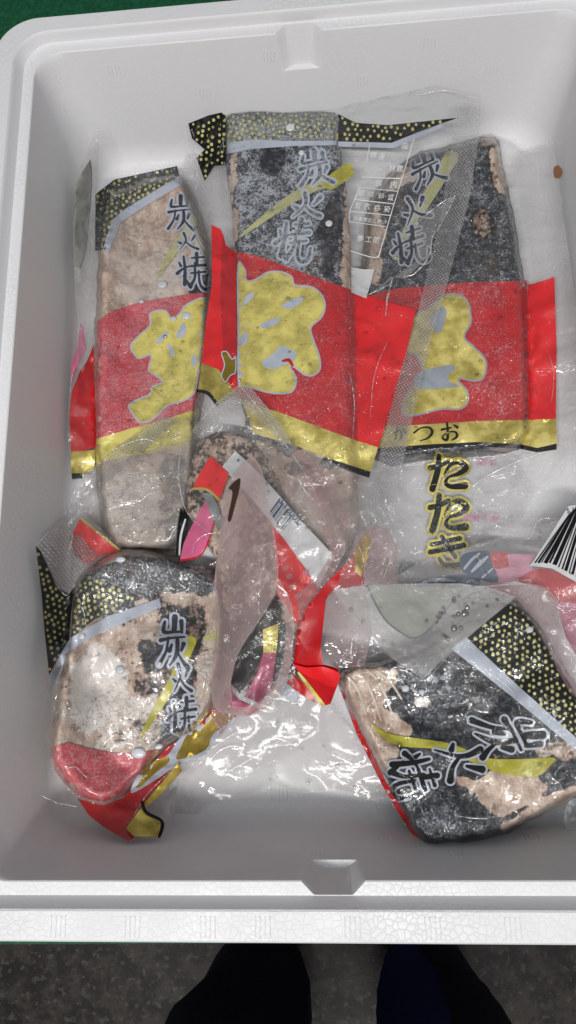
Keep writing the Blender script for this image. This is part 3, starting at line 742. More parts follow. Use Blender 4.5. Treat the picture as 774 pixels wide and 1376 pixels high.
B.sheet('pale_stripe', [(304, 192), (345, 187), (380, 189), (452, 189), (453, 195), (400, 196), (340, 200), (304, 207)], 'pale_frost', .0006)
d2 = [(454, 153), (478, 165), (521, 168), (560, 164), (617, 158), (593, 166), (560, 178), (526, 192), (454, 190)]
nb = B.sheet('dotted_flap', d2, 'black', .0003); nest(nb, B.dots(d2, 'gold_dot', .0006, 9, 2.0, .1))
B.sheet('pale_stripe', [(454, 190), (526, 192), (560, 179), (593, 167), (598, 170), (560, 186), (530, 199), (454, 197)], 'pale', .0006)
d3 = [(253, 166), (280, 155), (303, 150), (304, 221), (288, 223), (275, 243), (264, 212), (275, 201), (258, 186)]
fb = B.sheet('dotted_flap', d3, 'black', .0003, dz=lambda P: .006 * np.abs(np.sin(P[:, 0] * .12 + P[:, 1] * .09))); 
cr = B.z; B.z = lambda P: cr(P) + .006 * np.abs(np.sin(np.asarray(P, float).reshape(-1, 2) @ np.array([.12, .09]))); nest(fb, B.dots(d3, 'gold_dot', .0007, 8.5, 2.0, .6)); B.z = cr
B.sheet('clear_gusset', [(285, 222), (304, 220), (312, 300), (316, 335), (300, 312), (284, 300), (270, 250)], 'film_milky', .0006, 5)
B.sheet('yellow_stroke', stroke([(322, 318), (350, 297), (390, 268), (425, 250), (450, 243)], [2, 8, 13, 12, 17]), 'yellow_frost', .0005)
B.sheet('yellow_stroke', stroke([(444, 246), (455, 238), (466, 230)], [18, 19, 20]), 'yellow', .0008)
word(B, [('sumi', (398, 205), (44, -4), (6, 46)), ('hi', (396, 258), (40, 3), (-6, 34)), ('yaki', (374, 292), (46, 4), (-8, 56))], 'black_hfrost', 'pale_frost', .0011, 6)
B.sheet('red_band', [(318, 338), (350, 345), (395, 362), (440, 378), (477, 391), (481, 593), (440, 578), (381, 556), (345, 545), (319, 533)], 'red_frost', .0002)
B.sheet('red_flap', [(477, 390), (500, 399), (530, 408), (559, 416), (545, 480), (525, 550), (508, 602), (481, 593)], 'red', .0003, label='bright red free edge of the band')
B.sheet('gold_band', [(325, 537), (345, 545), (381, 556), (440, 578), (482, 593), (508, 601), (498, 635), (470, 627), (447, 618), (400, 600), (340, 582)], 'gold_bright', .0005)
B.sheet('black_line', [(446, 617), (470, 625), (498, 634), (496, 642), (470, 634), (445, 624)], 'black', .0008)
gchar(B, [(319, 355), (330, 362), (332, 376), (344, 374), (359, 365), (377, 364), (393, 371), (397, 382), (417, 384), (431, 393), (438, 409), (433, 427), (419, 440), (422, 456), (430, 478), (431, 496), (422, 505), (410, 505), (395, 494), (391, 494), (399, 507), (397, 521), (388, 529), (363, 529), (334, 521), (320, 518), (319, 440)],
      [[(328, 400), (341, 392), (339, 401), (329, 409)], [(378, 411), (392, 402), (407, 399), (404, 407), (390, 415)], [(348, 438), (362, 430), (375, 427), (374, 434), (358, 441)], [(352, 486), (366, 476), (377, 465), (388, 468), (398, 474), (395, 485), (381, 491), (370, 496), (358, 495)], [(323, 452), (332, 446), (332, 460), (323, 464)]], 'gold_frost', .0007, 'pale_frost', 2.4)
B.sheet('red_fleck', stroke([(380, 485), (388, 484), (393, 491)], [3, 5, 3]), 'red_dim', .0016)
B.sheet('red_flap', [(284, 302), (297, 308), (303, 330), (317, 339), (318, 532), (304, 520), (293, 496), (271, 488), (277, 430), (285, 380)], 'red', .0003, label='red edge strip lying over the left pack')
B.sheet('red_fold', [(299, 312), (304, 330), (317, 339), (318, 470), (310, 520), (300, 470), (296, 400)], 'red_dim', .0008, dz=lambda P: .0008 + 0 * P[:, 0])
B.sheet('gold_flap', [(271, 488), (293, 496), (305, 510), (318, 530), (300, 540), (292, 545), (280, 530), (266, 524)], 'gold', .0010)
gchar(B, [(297, 474), (305, 472), (312, 482), (317, 478), (317, 500), (310, 505), (303, 514), (297, 505), (301, 490)], [], 'gold_dark', .0022, 'pale', 1.5)
B.sheet('black_line', stroke([(266, 525), (280, 529), (292, 544)], [4, 5, 4]), 'black', .0013)
# mirrored table on the right flap
LN = []
for a in ([(556, 187), (540, 240), (525, 289), (508.5, 345.5)], [(487, 238), (538, 240)], [(483, 252), (533.5, 257)], [(477, 268), (529, 274)], [(471, 284), (525, 289.5)], [(470, 298), (519, 304.5)], [(471, 337), (497, 345), (508.5, 345.5)], [(483, 252), (475, 272), (470, 284), (469, 298)], [(497, 195), (492, 218)]):
    LN.append(stroke(a, [1.1, 1.1]))
B.strokes('table_lines', LN, 'white_ink', .0012, step=12)
for ch, x, y, s_ in (('原', 541, 231, 10), ('材', 531, 230, 9), ('内', 533, 252, 9.5), ('容', 513, 250, 9.5), ('賞', 529, 269, 9), ('味', 515.5, 267, 9), ('期', 502, 265, 9), ('限', 489.5, 263, 9), ('保', 524, 285, 9), ('存', 510.5, 283, 9), ('方', 497, 281, 9), ('法', 484.5, 280, 9), ('使用上注意事項', 519, 300.5, 6.4), ('加', 510, 326, 9.5), ('工', 499, 325.5, 9), ('者', 488, 324, 9), ('名', 517, 214, 9), ('称', 505, 212, 9), ('品', 548, 200, 9)):
    B.text(ch, (x, y), (-s_, -s_ * .1), (-s_ * .22, s_), 'white_ink', .0012, 'small_print', .008)
B.sheet('white_tag', [(472, 359), (490, 362), (503, 361), (498, 382), (492, 401), (472, 393)], 'white', .0008)
B.sheet('bag_film', B_film, 'film_frost', .0019, 4)
B.sheet('sealed_edge', [(612, 140), (646, 135), (644, 180), (632, 262), (600, 385), (575, 470), (545, 605), (528, 690), (496, 690), (512, 600), (535, 510), (562, 418), (592, 290), (606, 200)], 'seal0', .0024, 5)
B.sheet('clear_fold', [(556, 300), (612, 262), (585, 310), (575, 345), (545, 375), (525, 372), (500, 395), (560, 350)], 'film_milky', .0030, 5, dz=lambda P: .004 * np.clip(1 - np.abs(P[:, 0] - 575 + (P[:, 1] - 310) * .5) / 18, 0, 1))
B.drops([(304, 150), (478, 150), (480, 640), (320, 520)], 170, .0022); B.drops([(480, 400), (630, 200), (640, 130), (520, 600)], 60, .0022)
for c, r in (((390, 171), 7), ((405, 205), 4.5), ((442, 300), 5.5), ((560, 300), 3)): B.bead(c, r, r, .0024)

# ---- F: middle pack standing in the gap
Fp = Pack('crumpled middle pack with a mirrored barcode sticker seen through its clear folded end', (350, 690),
          [(330, 520, .052), (250, 600, .040), (240, 670, .038), (390, 600, .050), (450, 745, .052), (400, 830, .048), (300, 740, .046), (350, 660, .050), (380, 780, .046), (340, 860, .040), (340, 940, .036), (420, 930, .03)],
          None, 0, 20, .0030, 4)
F_film = [(256, 580), (285, 545), (322, 516), (336, 520), (376, 568), (394, 598), (425, 660), (452, 745), (425, 800), (400, 842), (395, 930), (370, 955), (330, 950), (300, 900), (300, 745), (262, 706), (243, 676), (238, 640), (245, 605)]
Ff = Pack('', (330, 700), [(260, 600, .036), (400, 600, .036), (330, 760, .037), (280, 900, .026), (400, 920, .026), (430, 780, .036)],
          [(258, 612), (290, 580), (340, 590), (376, 640), (405, 700), (432, 760), (418, 830), (396, 900), (350, 930), (318, 905), (296, 820), (290, 750), (252, 690)], .005, 12, .001, 31, bottom=.004, root=Fp.root)
Ff.fillet(.5, .25, [(350, 860, 40, 60, 0, .0, .1), (300, 700, 30, 60, 0, .8, .3), (400, 780, 30, 60, 0, .75, .2)], label='dark fish piece seen through crumpled film')
st_ = Fp.sheet('barcode_sticker', [(296, 630), (316, 606), (331, 619), (357, 645), (405, 700), (449, 747), (438, 770), (428, 791), (410, 763), (365, 704), (340, 672), (310, 640)], 'white', .0003)
Fp.sheet('red_panel', [(283, 613), (308, 636), (302, 652), (295, 671), (278, 657), (259, 657), (268, 636)], 'red', .0008)
Fp.sheet('gold_edge', stroke([(259, 657), (278, 658), (295, 672)], [3, 3.5, 3]), 'gold', .0011)
bars = []; t0 = 0.0
for wv, gp in ((2.6, 1.6), (1.1, 1.6), (3.4, 1.7), (1.0, 1.5), (1.0, 2.0), (3.0, 1.6), (1.1, 1.4), (1.2, 1.8), (2.2, 1.5), (1, 0)):
    u0, u1 = t0, t0 + wv; t0 += wv + gp
    d = np.array([.56, .83]); a = np.array([362., 688.]); b_ = np.array([376., 669.])
    for s0, s1 in ((u0, u1),): bars.append(np.array([a + d * s0 * .97, b_ + d * s0, b_ + d * s1, a + d * s1 * .97]))
nest(st_, Fp.strokes('barcode', bars, 'barink', .0007, step=8))
nest(st_, Fp.text('200512', (400, 706), (-8.5, -10.5), (-9.5, 8.0), 'barink', .0010, 'barcode_number', .014))
Fp.text('4', (320, 622), (-6, -5), (-5, 6), 'barink', .0007, 'small_print', .01)
Fp.sheet('red_panel', [(363, 703), (380, 722), (410, 764), (428, 793), (415, 812), (400, 842), (385, 815), (372, 800), (370, 745)], 'red', .0008, label='red print strip beside the sticker')
for ch, x, y, s_ in (('工', 417, 789, 10), ('場', 411, 776, 10), ('加', 405, 818, 9), ('原', 399, 806, 9), ('製', 393, 793, 9), ('造', 388, 780, 9), ('名', 383, 768, 9), ('記', 379, 756, 8)):
    Fp.text(ch, (x, y), (-s_ * .45, -s_ * .85), (-s_ * .85, s_ * .45), 'pinkink', .0012, 'small_print', .008)
Fp.sheet('pale_fold', [(407, 826), (431, 786), (437, 796), (412, 837)], 'film_pink', .0014)
Fp.sheet('pink_print', [(276, 673), (284, 685), (287, 704), (276, 735), (267, 747), (242, 753), (246, 733), (253, 716), (266, 690)], 'pinkprint', .0006)
Fp.sheet('red_edge', stroke([(288, 700), (280, 728), (268, 747), (243, 753)], [2, 2, 2.5]), 'red_dim', .0010)
Fp.sheet('black_stripe', [(236, 747), (238, 715), (242, 682), (253, 698), (250, 718), (243, 745)], 'black', .0004)
Fp.sheet('white_stripe', stroke([(241, 745), (243, 720), (249, 698)], [2, 3, 2]), 'white', .0008)
Fp.sheet('silver_foil', [(272, 662), (284, 663), (293, 680), (299, 702), (293, 714), (286, 700), (278, 680)], 'silver', .0006)
Fp.sheet('dark_patch', [(356, 828), (370, 800), (376, 800), (372, 840), (352, 848), (353, 880), (336, 915), (322, 932), (310, 918), (322, 875)], 'black', .0004)  # plain black patch beside the gold and pink pieces
Fp.sheet('gold_panel', [(353, 846), (374, 838), (373, 860), (371, 878), (354, 878)], 'gold_frost', .0007)
Fp.sheet('pink_print', [(354, 877), (371, 877), (368, 905), (364, 925), (350, 946), (328, 936), (345, 905)], 'pinkdim', .0008)
Fp.sheet('pink_print', [(305, 922), (322, 940), (350, 953), (335, 962), (310, 952), (300, 935)], 'pinkdim', .0012)
Fp.sheet('red_panel', [(392, 905), (408, 918), (420, 928), (424, 945), (400, 930), (385, 918)], 'red_dim', .0004)
Fp.sheet('grey_barcode', [(375, 905), (392, 912), (402, 930), (398, 945), (380, 938), (370, 925)], 'pale_grey', .0003)
Fp.sheet('bag_film', F_film, 'film_soft', .0020, 4)
Fp.sheet('sealed_edge', [(258, 578), (285, 545), (322, 516), (337, 520), (378, 570), (392, 596), (380, 600), (350, 566), (322, 540), (295, 560), (268, 590)], 'seal1', .0026, 5)
Fp.drops([(250, 590), (390, 590), (450, 740), (300, 740)], 70, .0024)
# tail end on the box floor
Ft = Pack('', (400, 1000), [(250, 1060, .008), (320, 980, .020), (400, 920, .026), (470, 1000, .008), (520, 1070, .004), (400, 1060, .004), (300, 1085, .004)], None, 0, 20, .0022, 6, root=Fp.root)
Ft.sheet('clear_tail', [(222, 1108), (245, 1040), (285, 995), (320, 962), (360, 935), (395, 905), (440, 945), (480, 990), (528, 1072), (500, 1076), (450, 1062), (400, 1066), (365, 1058), (330, 1072), (290, 1076), (255, 1102)], 'film_tail', .0006, 4.5)
Ft.sheet('clear_tail', [(230, 1100), (260, 1050), (330, 990), (390, 955), (430, 960), (400, 1010), (340, 1040), (290, 1062)], 'film', .0040, 4.5)
Ft.drops([(300, 980), (400, 930), (500, 1060), (350, 1050)], 30, .0012)

# ---- G: right pack half hidden, with large barcode
Gp = Pack('pack at the right edge with a large black barcode, blue ribbon print and pink panel', (720, 760),
          [(560, 785, .044), (620, 760, .046), (660, 745, .046), (700, 720, .042), (774, 690, .046), (774, 790, .050), (740, 840, .046), (690, 780, .048)], None, 0, 20, .0022, 8)
Gp.sheet('pink_print', [(656, 752), (690, 744), (722, 745), (716, 760), (712, 778), (660, 786), (650, 770)], 'pinkink', .0003)
Gp.sheet('red_panel', [(658, 742), (682, 742), (684, 762), (667, 765), (659, 755)], 'red_frost', .0006)
Gp.sheet('blue_ribbon', smooth([(618, 753), (626, 743), (657, 740), (659, 752), (670, 779), (660, 782), (643, 778), (622, 768)], 3), 'blue', .0006, dz=lambda P: .002 + 0 * P[:, 0])
Gp.sheet('ribbon_stripe', stroke([(624, 764), (634, 752), (644, 744)], [3, 4, 3]), 'pale', .0036)
Gp.sheet('ribbon_stripe', stroke([(634, 768), (645, 757), (655, 748)], [3, 6, 3]), 'pale', .0036)
Gp.sheet('ribbon_stripe', stroke([(648, 776), (655, 770), (662, 764)], [2, 3, 2]), 'pale', .0036)
Gp.sheet('blue_ribbon', smooth([(555, 784), (580, 777), (610, 772), (640, 774), (644, 787), (612, 790), (580, 791), (556, 791)], 3), 'blue', .0004)
Gp.sheet('ribbon_stripe', stroke([(560, 786), (585, 779), (612, 781)], [2, 6, 2]), 'pale', .0022)
Gp.sheet('red_panel', [(690, 780), (712, 768), (730, 763), (756, 771), (800, 790), (800, 820), (763, 809), (747, 809), (732, 792)], 'red_frost', .0004)
Gp.sheet('pink_print', [(747, 809), (763, 809), (800, 818), (800, 890), (774, 880), (760, 856)], 'pinkdim', .0004)
gl_ = Gp.sheet('barcode_label', [(712, 760), (718, 752), (764, 680), (800, 676), (800, 792), (774, 782), (742, 764), (728, 762)], 'white', .0050)
bars = []; u = 0.0; k = 0
ws = [1.6, 2.6, 1.2, 4.2, 2.2, 4.6, 1.4, 1.6, 3.4, 1.2, 2.6, 4.0, 1.4, 2.0, 3.6, 1.3, 2.8, 1.2, 3.8]
gs = [1.4, 1.3, 1.6, 1.5, 1.7, 1.5, 2.4, 1.2, 1.6, 1.5, 2.2, 1.3, 1.6, 1.5, 1.6, 1.4, 2.0, 1.5, 1.4]
for wv, gp in zip(ws, gs):
    x0 = 718 + u * 1.25; x1 = x0 + wv * 1.25; u += wv + gp; k += 1
    y0 = 756 + max(0, (x0 - 738)) * .52
    dirv = np.array([47., -73.]) if x0 < 735 else np.array([33., -80.])
    sh = np.interp(x0, [718, 760, 790], [47, 26, 18]); L = np.interp(x0, [718, 770], [66, 92])
    if x0 > 790: break
    bars.append(np.array([(x0, y0), (x0 + sh, y0 - L), (x1 + sh * .98, y0 - L), (x1, y0 + (x1 - x0) * .3)]))
nest(gl_, Gp.strokes('barcode', bars, 'black', .0054, step=10), Gp.text('5 19', (762, 690), (9, -2), (2, 9), 'black', .0054, 'barcode_number', .01))
Gp.sheet('bag_film', [(528, 777), (560, 758), (600, 744), (650, 728), (700, 712), (740, 702), (800, 680), (800, 890), (770, 875), (740, 815), (700, 795), (640, 795), (560, 795)], 'film_white', .0042, 4.5)
Gp.drops([(560, 750), (770, 700), (774, 800), (690, 790)], 40, .0046)

# ---- D: lower left pack
D_fish = [(99, 792), (108, 774), (132, 752), (173, 736), (225, 746), (285, 766), (303, 790), (307, 850), (298, 912), (282, 962), (256, 984), (222, 1003), (196, 1036), (166, 1066), (138, 1079), (104, 1070), (72, 1036), (67, 1000), (76, 935), (88, 870), (94, 822)]
D = Pack('lower left pack with thick frosted fish, dotted corner flap and a curled clear film edge', (180, 920),
         [(180, 760, .020), (180, 900, .016), (180, 1030, .014), (110, 900, .016), (290, 850, .018), (50, 735, .075), (62, 880, .062), (84, 820, .036), (62, 1000, .050), (100, 1080, .034), (173, 1128, .056), (220, 1110, .040), (280, 1000, .018), (330, 900, .03), (110, 720, .032)],
         D_fish, .028, 15, .0020, 11, bottom=.002, lump=.016)
D.fillet(.80, .45, [(210, 772, 95, 22, 12, .02, .52), (150, 800, 55, 36, 0, .05, .6), (228, 895, 50, 100, 14, .34, .30), (130, 925, 42, 55, 10, 1.0, .95), (160, 965, 60, 40, 0, .95, .8), (285, 900, 18, 60, 10, .85, .6), (200, 985, 40, 18, 0, .6, .6), (245, 975, 28, 26, 0, .2, .6), (150, 850, 20, 14, 30, .85, .2), (200, 835, 14, 30, -20, .75, .2)], label='thick frosted fish piece, beige with grey skin', step=3.4)
dd = [(48, 733), (55, 741), (66, 765), (78, 790), (92, 797), (100, 788), (95, 830), (93, 860), (66, 907), (60, 850), (56, 800)]
nb = D.sheet('dotted_flap', dd, 'black', .0003); nest(nb, D.dots(dd, 'gold_dot', .0006, 8.5, 2.1, .35))
dd = [(99, 792), (116, 771), (133, 778), (160, 790), (192, 804), (150, 822), (126, 833), (95, 858)]
nb = D.sheet('dotted_band', dd, 'black_frost', .0003); nest(nb, D.dots(dd, 'gold_dot', .0006, 8.5, 2.2, .35))
D.sheet('pale_stripe', [(66, 907), (80, 882), (92, 859), (118, 843), (145, 828), (180, 816), (214, 804), (217, 816), (185, 829), (149, 845), (120, 858), (92, 877), (78, 908), (66, 933)], 'pale', .0006)
D.sheet('yellow_stroke', stroke([(190, 990), (203, 966), (220, 938), (240, 900), (256, 862)], [3, 8, 12, 13, 16]), 'yellow', .0004)
D.sheet('yellow_stroke', stroke([(276, 858), (288, 855), (300, 850)], [7, 12, 12]), 'yellow_frost', .0004)
word(D, [('sumi', (214, 826), (38, 6), (0, 68)), ('hi', (230, 890), (26, 4), (2, 40)), ('yaki', (222, 936), (42, 2), (4, 50))], 'ink', 'pale', .0010, 6.5)
D.sheet('red_band', [(68, 1004), (92, 998), (120, 1006), (150, 1012), (180, 1012), (216, 1008), (190, 1043), (162, 1070), (139, 1078), (106, 1071), (75, 1038)], 'red_pale', .0004)
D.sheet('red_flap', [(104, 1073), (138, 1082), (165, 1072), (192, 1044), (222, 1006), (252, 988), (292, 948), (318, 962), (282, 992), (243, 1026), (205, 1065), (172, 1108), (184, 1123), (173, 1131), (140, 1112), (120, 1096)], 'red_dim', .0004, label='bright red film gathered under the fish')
D.sheet('pale_swoosh', smooth([(176, 1066), (186, 1040), (206, 1026), (226, 1014), (240, 994), (262, 978), (290, 956), (316, 964), (300, 984), (284, 998), (276, 1014), (240, 1028), (206, 1050)], 3), 'pale', .0010)
D.sheet('gold_patch', smooth([(288, 957), (313, 965), (286, 987), (276, 1008), (238, 1021), (243, 1004), (253, 986), (274, 973)], 3), 'gold_dark', .0014)
D.sheet('gold_patch', smooth([(181, 1053), (194, 1031), (222, 1017), (227, 1024), (206, 1041), (188, 1058)], 3), 'gold_dark', .0014)
D.sheet('gold_fold', [(169, 1113), (200, 1072), (240, 1024), (245, 1036), (212, 1072), (192, 1088), (219, 1108), (214, 1124), (180, 1124)], 'gold', .0022, dz=lambda P: .003 * np.abs(np.sin((P[:, 0] * .8 + P[:, 1] * .6) * .14)))
D.sheet('black_line', stroke([(191, 1078), (197, 1092), (216, 1102), (218, 1112), (214, 1124)], [4, 5, 4, 5, 4]), 'black', .0060)
D.sheet('bag_film', [(48, 731), (75, 712), (108, 720), (135, 746), (173, 733), (240, 744), (290, 768), (308, 806), (320, 850), (316, 962), (300, 990), (245, 1055), (224, 1110), (173, 1133), (110, 1096), (70, 1060), (60, 1000), (64, 932)], 'film_frost', .0014, 4)
D.sheet('corner_flap', [(50, 730), (75, 712), (108, 720), (130, 746), (108, 770), (92, 796), (78, 788), (62, 752)], 'seal0', .0022, 4.5)
D.drops([(70, 740), (300, 780), (280, 980), (80, 1080)], 90)
D.sheet('red_corner', [(94, 722), (108, 696), (130, 716), (164, 741), (140, 744), (116, 760), (100, 745)], 'red', .0010, label='red corner sticking out above the pack')
D.sheet('gold_edge', stroke([(109, 697), (130, 714), (162, 740)], [3, 3.5, 3]), 'gold', .0014)
for c, rx, ry in (((162, 752), 7, 4), ((161, 900), 7, 6), ((110, 855), 4, 4), ((213, 893), 4, 4), ((186, 1012), 10, 7), ((212, 1003), 7, 4)): D.bead(c, rx, ry)
# curled film edge of D
Dc = Pack('', (340, 800), [(339, 614, .084), (305, 650, .076), (365, 700, .090), (372, 780, .088), (350, 840, .082), (290, 830, .064), (288, 940, .056), (312, 925, .078), (392, 850, .070), (380, 925, .064), (330, 962, .058)], None, 0, 20, .0016, 14, root=D.root)
sh1 = [(339, 614), (350, 628), (358, 658), (363, 688), (369, 722), (373, 757), (371, 791), (354, 825), (338, 848), (323, 872), (314, 895), (309, 920), (312, 940), (300, 958), (287, 948), (284, 915), (290, 850), (286, 800), (297, 710), (300, 675), (306, 650), (322, 626)]
Dc.sheet('curled_film', smooth(sh1, 3), 'film_curl', .0004, 4, dz=lambda P: .010 * np.sin(np.clip((P[:, 0] - 290) / 80, 0, 1) * math.pi))
Dc.sheet('curled_film', smooth([(288, 944), (300, 955), (330, 963), (356, 952), (378, 928), (390, 895), (394, 850), (392, 812), (380, 788), (373, 776), (372, 795), (382, 815), (384, 850), (379, 892), (366, 922), (350, 942), (328, 950), (306, 945), (296, 935)], 3), 'film_curl', .0, 4)
for nm, pts in (('film_rim', [(339, 615), (350, 628), (358, 658), (363, 688), (369, 722), (373, 757), (371, 791), (354, 825), (338, 848), (323, 872), (314, 895), (309, 920)]), ('film_rim', [(339, 615), (322, 627), (306, 650), (300, 675), (297, 710), (288, 790)]), ('film_rim', [(300, 955), (330, 963), (356, 952), (378, 928), (390, 895), (394, 850), (392, 812)]), ('film_rim', [(311, 700), (313, 760), (311, 800), (309, 850), (300, 900)])):
    Dc.sheet(nm, stroke(pts, [1.6, 1.6]), 'film_milky', .0008, 4, dz=(lambda P: .010 * np.sin(np.clip((P[:, 0] - 290) / 80, 0, 1) * math.pi)))
Dc.sheet('dark_residue', smooth([(307, 656), (315, 647), (323, 643), (321, 660), (315, 682), (310, 700), (306, 697), (311, 672), (312, 660)], 3), 'brownprint', .0010, 4, dz=(lambda P: .010 * np.sin(np.clip((P[:, 0] - 290) / 80, 0, 1) * math.pi)))

# ---- E: lower right pack
E_fish = [(453, 915), (474, 893), (500, 890), (530, 880), (600, 845), (650, 802), (692, 806), (726, 840), (750, 885), (790, 950), (805, 1050), (772, 1072), (735, 1092), (704, 1108), (652, 1132), (600, 1137), (566, 1134), (545, 1100), (520, 1056), (485, 985)]
E = Pack('lower right pack tipped over with dark charred fish, dotted corner and a folded clear flap', (620, 980),
         [(460, 915, .022), (566, 1130, .034), (774, 1060, .030), (650, 830, .026), (650, 980, .026), (500, 1000, .022), (774, 900, .030), (420, 850, .045), (480, 740, .052), (410, 900, .035)], E_fish, .028, 13, .0022, 17, bottom=.006, lump=.012)
E.fillet(.0, .28, [(492, 935, 36, 50, 25, .92, .25), (505, 985, 26, 50, 60, .9, .25), (500, 1030, 20, 50, 60, .8, .35), (650, 1045, 50, 34, 10, .95, .3), (690, 1065, 55, 26, -15, .9, .3), (735, 1082, 60, 12, -28, .85, .4), (750, 1010, 30, 16, 0, .55, .3), (640, 930, 62, 40, -10, 0, -.1), (580, 925, 40, 50, 0, .02, .55), (568, 943, 12, 8, 0, 1.0, .9), (600, 1095, 60, 36, 0, 0, .45), (610, 1020, 60, 24, 10, .0, .1), (745, 1040, 18, 22, 0, 0, .1)], label='dark charred fish with two beige flesh patches', step=3.4)
de = [(626, 858), (650, 838), (691, 806), (725, 840), (748, 890), (780, 945), (810, 990), (810, 1025), (774, 992), (700, 925)]
nb = E.sheet('dotted_band', de, 'black', .0003); nest(nb, E.dots(de, 'gold_dot', .0006, 9.5, 2.2, .55))
E.sheet('pale_stripe', [(606, 872), (626, 856), (660, 888), (700, 925), (774, 991), (810, 1025), (810, 1042), (774, 1008), (690, 938), (640, 898)], 'pale_frost', .0005)
E.sheet('red_edge', [(450, 908), (456, 915), (487, 985), (522, 1056), (547, 1100), (568, 1134), (562, 1134), (540, 1100), (515, 1058), (480, 988)], 'red_dim', .0008)
E.sheet('yellow_stroke', smooth([(500, 972), (520, 985), (560, 992), (610, 1000), (650, 1018), (700, 1020), (745, 1018), (738, 1030), (722, 1043), (690, 1042), (660, 1035), (620, 1018), (580, 1006), (540, 1003), (515, 992)], 3), 'yellow', .0004)
word(E, [('sumi', (722, 960), (12, 50), (-90, 8)), ('hi', (641, 990), (16, 48), (-60, 14)), ('yaki', (582, 1004), (8, 56), (-62, 12))], 'black', 'pale', .0011, 5.5, 1.15)
E.sheet('bag_film', [(450, 915), (452, 880), (500, 850), (560, 800), (690, 790), (732, 792), (746, 806), (752, 828), (762, 862), (810, 940), (812, 1056), (774, 1078), (704, 1114), (652, 1138), (600, 1142), (562, 1140), (540, 1105), (515, 1060)], 'film', .0016, 4)
E.drops([(470, 900), (770, 950), (760, 1060), (560, 1120)], 90)
for c, r in (((712, 846), 4.5), ((545, 925), 5), ((567, 930), 4)): E.bead(c, r, r * .9)
# folded top of E
Ef = Pack('', (560, 830), [(448, 792, .064), (495, 857, .066), (568, 912, .070), (620, 786, .062), (693, 802, .066), (735, 795, .062), (752, 830, .066), (774, 880, .068), (720, 840, .070), (476, 740, .066), (395, 892, .054), (452, 900, .064), (500, 722, .064), (540, 760, .058), (435, 948, .044)], None, 0, 20, .0022, 19, root=E.root)
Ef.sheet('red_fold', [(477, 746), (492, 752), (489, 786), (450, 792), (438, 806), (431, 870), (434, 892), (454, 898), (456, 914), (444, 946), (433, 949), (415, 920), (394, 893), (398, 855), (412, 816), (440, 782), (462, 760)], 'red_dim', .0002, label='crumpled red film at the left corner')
Ef.sheet('red_fold', smooth([(394, 893), (412, 897), (434, 896), (454, 903), (457, 912), (448, 924), (430, 916), (408, 905)], 3), 'red', .0016, dz=lambda P: .003 + 0 * P[:, 0])
Ef.sheet('gold_edge', [(476, 742), (490, 718), (500, 722), (494, 750), (486, 775), (477, 768)], 'gold', .0006)
Ef.sheet('gold_edge', stroke([(401, 904), (415, 922), (434, 947)], [3, 5, 5]), 'gold_bright', .0010)
Ef.sheet('crumpled_film', [(440, 800), (452, 788), (470, 740), (478, 722), (500, 705), (520, 712), (536, 738), (530, 770), (538, 790), (495, 800), (500, 850), (490, 895), (455, 898), (436, 870)], 'film_pink', .0020, 4.5)
Ef.sheet('green_panel', smooth([(493, 787), (550, 789), (620, 792), (594, 826), (571, 850), (553, 856), (533, 845), (514, 828)], 3), 'greygreen', .0022)
Ef.sheet('panel_edge', stroke([(493, 787), (514, 828), (533, 846), (553, 857), (571, 851), (594, 827), (620, 793)], [1.8, 1.8]), 'black', .0026)
Ef.sheet('folded_flap', [(448, 792), (500, 786), (560, 784), (620, 784), (660, 790), (693, 802), (650, 838), (610, 872), (568, 913), (535, 890), (495, 857), (470, 825)], 'film_flap', .0036, 4)
Ef.sheet('film_rim', stroke([(448, 792), (495, 857), (535, 890), (568, 913), (610, 873), (650, 838), (693, 802)], [1.6, 1.6]), 'film_milky', .0042, 4)
Ef.sheet('curved_flap', [(640, 789), (690, 785), (713, 786), (732, 791), (746, 805), (751, 826), (760, 858), (790, 905), (790, 950), (765, 930), (748, 898), (738, 868), (725, 841), (693, 803)], 'film_pink', .0030, 4)
Ef.sheet('film_rim', stroke([(640, 789), (690, 785), (713, 786), (732, 791), (746, 805), (751, 826), (760, 858), (790, 905)], [2, 2]), 'film_milky', .0036, 4)
Ef.drops([(600, 800), (690, 800), (600, 860), (560, 850)], 34, .0042, 1.5, 4.5); Ef.drops([(440, 800), (500, 800), (560, 880), (440, 890)], 22, .0042, 1, 4); Ef.drops([(700, 790), (740, 800), (760, 870), (720, 830)], 20, .0042)

# ---- H: sliver at the right edge, low
Hp = Pack('sliver of a clear pack with black print low at the right wall', (772, 1105), [(760, 1075, .03), (790, 1075, .03), (770, 1130, .03), (800, 1135, .03)], None, 0, 20, .001, 23)
Hp.sheet('bag_film', [(762, 1075), (800, 1065), (800, 1150), (766, 1138), (757, 1100)], 'film_white', .0006)
Hp.sheet('black_print', [(770, 1120), (800, 1085), (800, 1140), (768, 1134)], 'black', .0002)

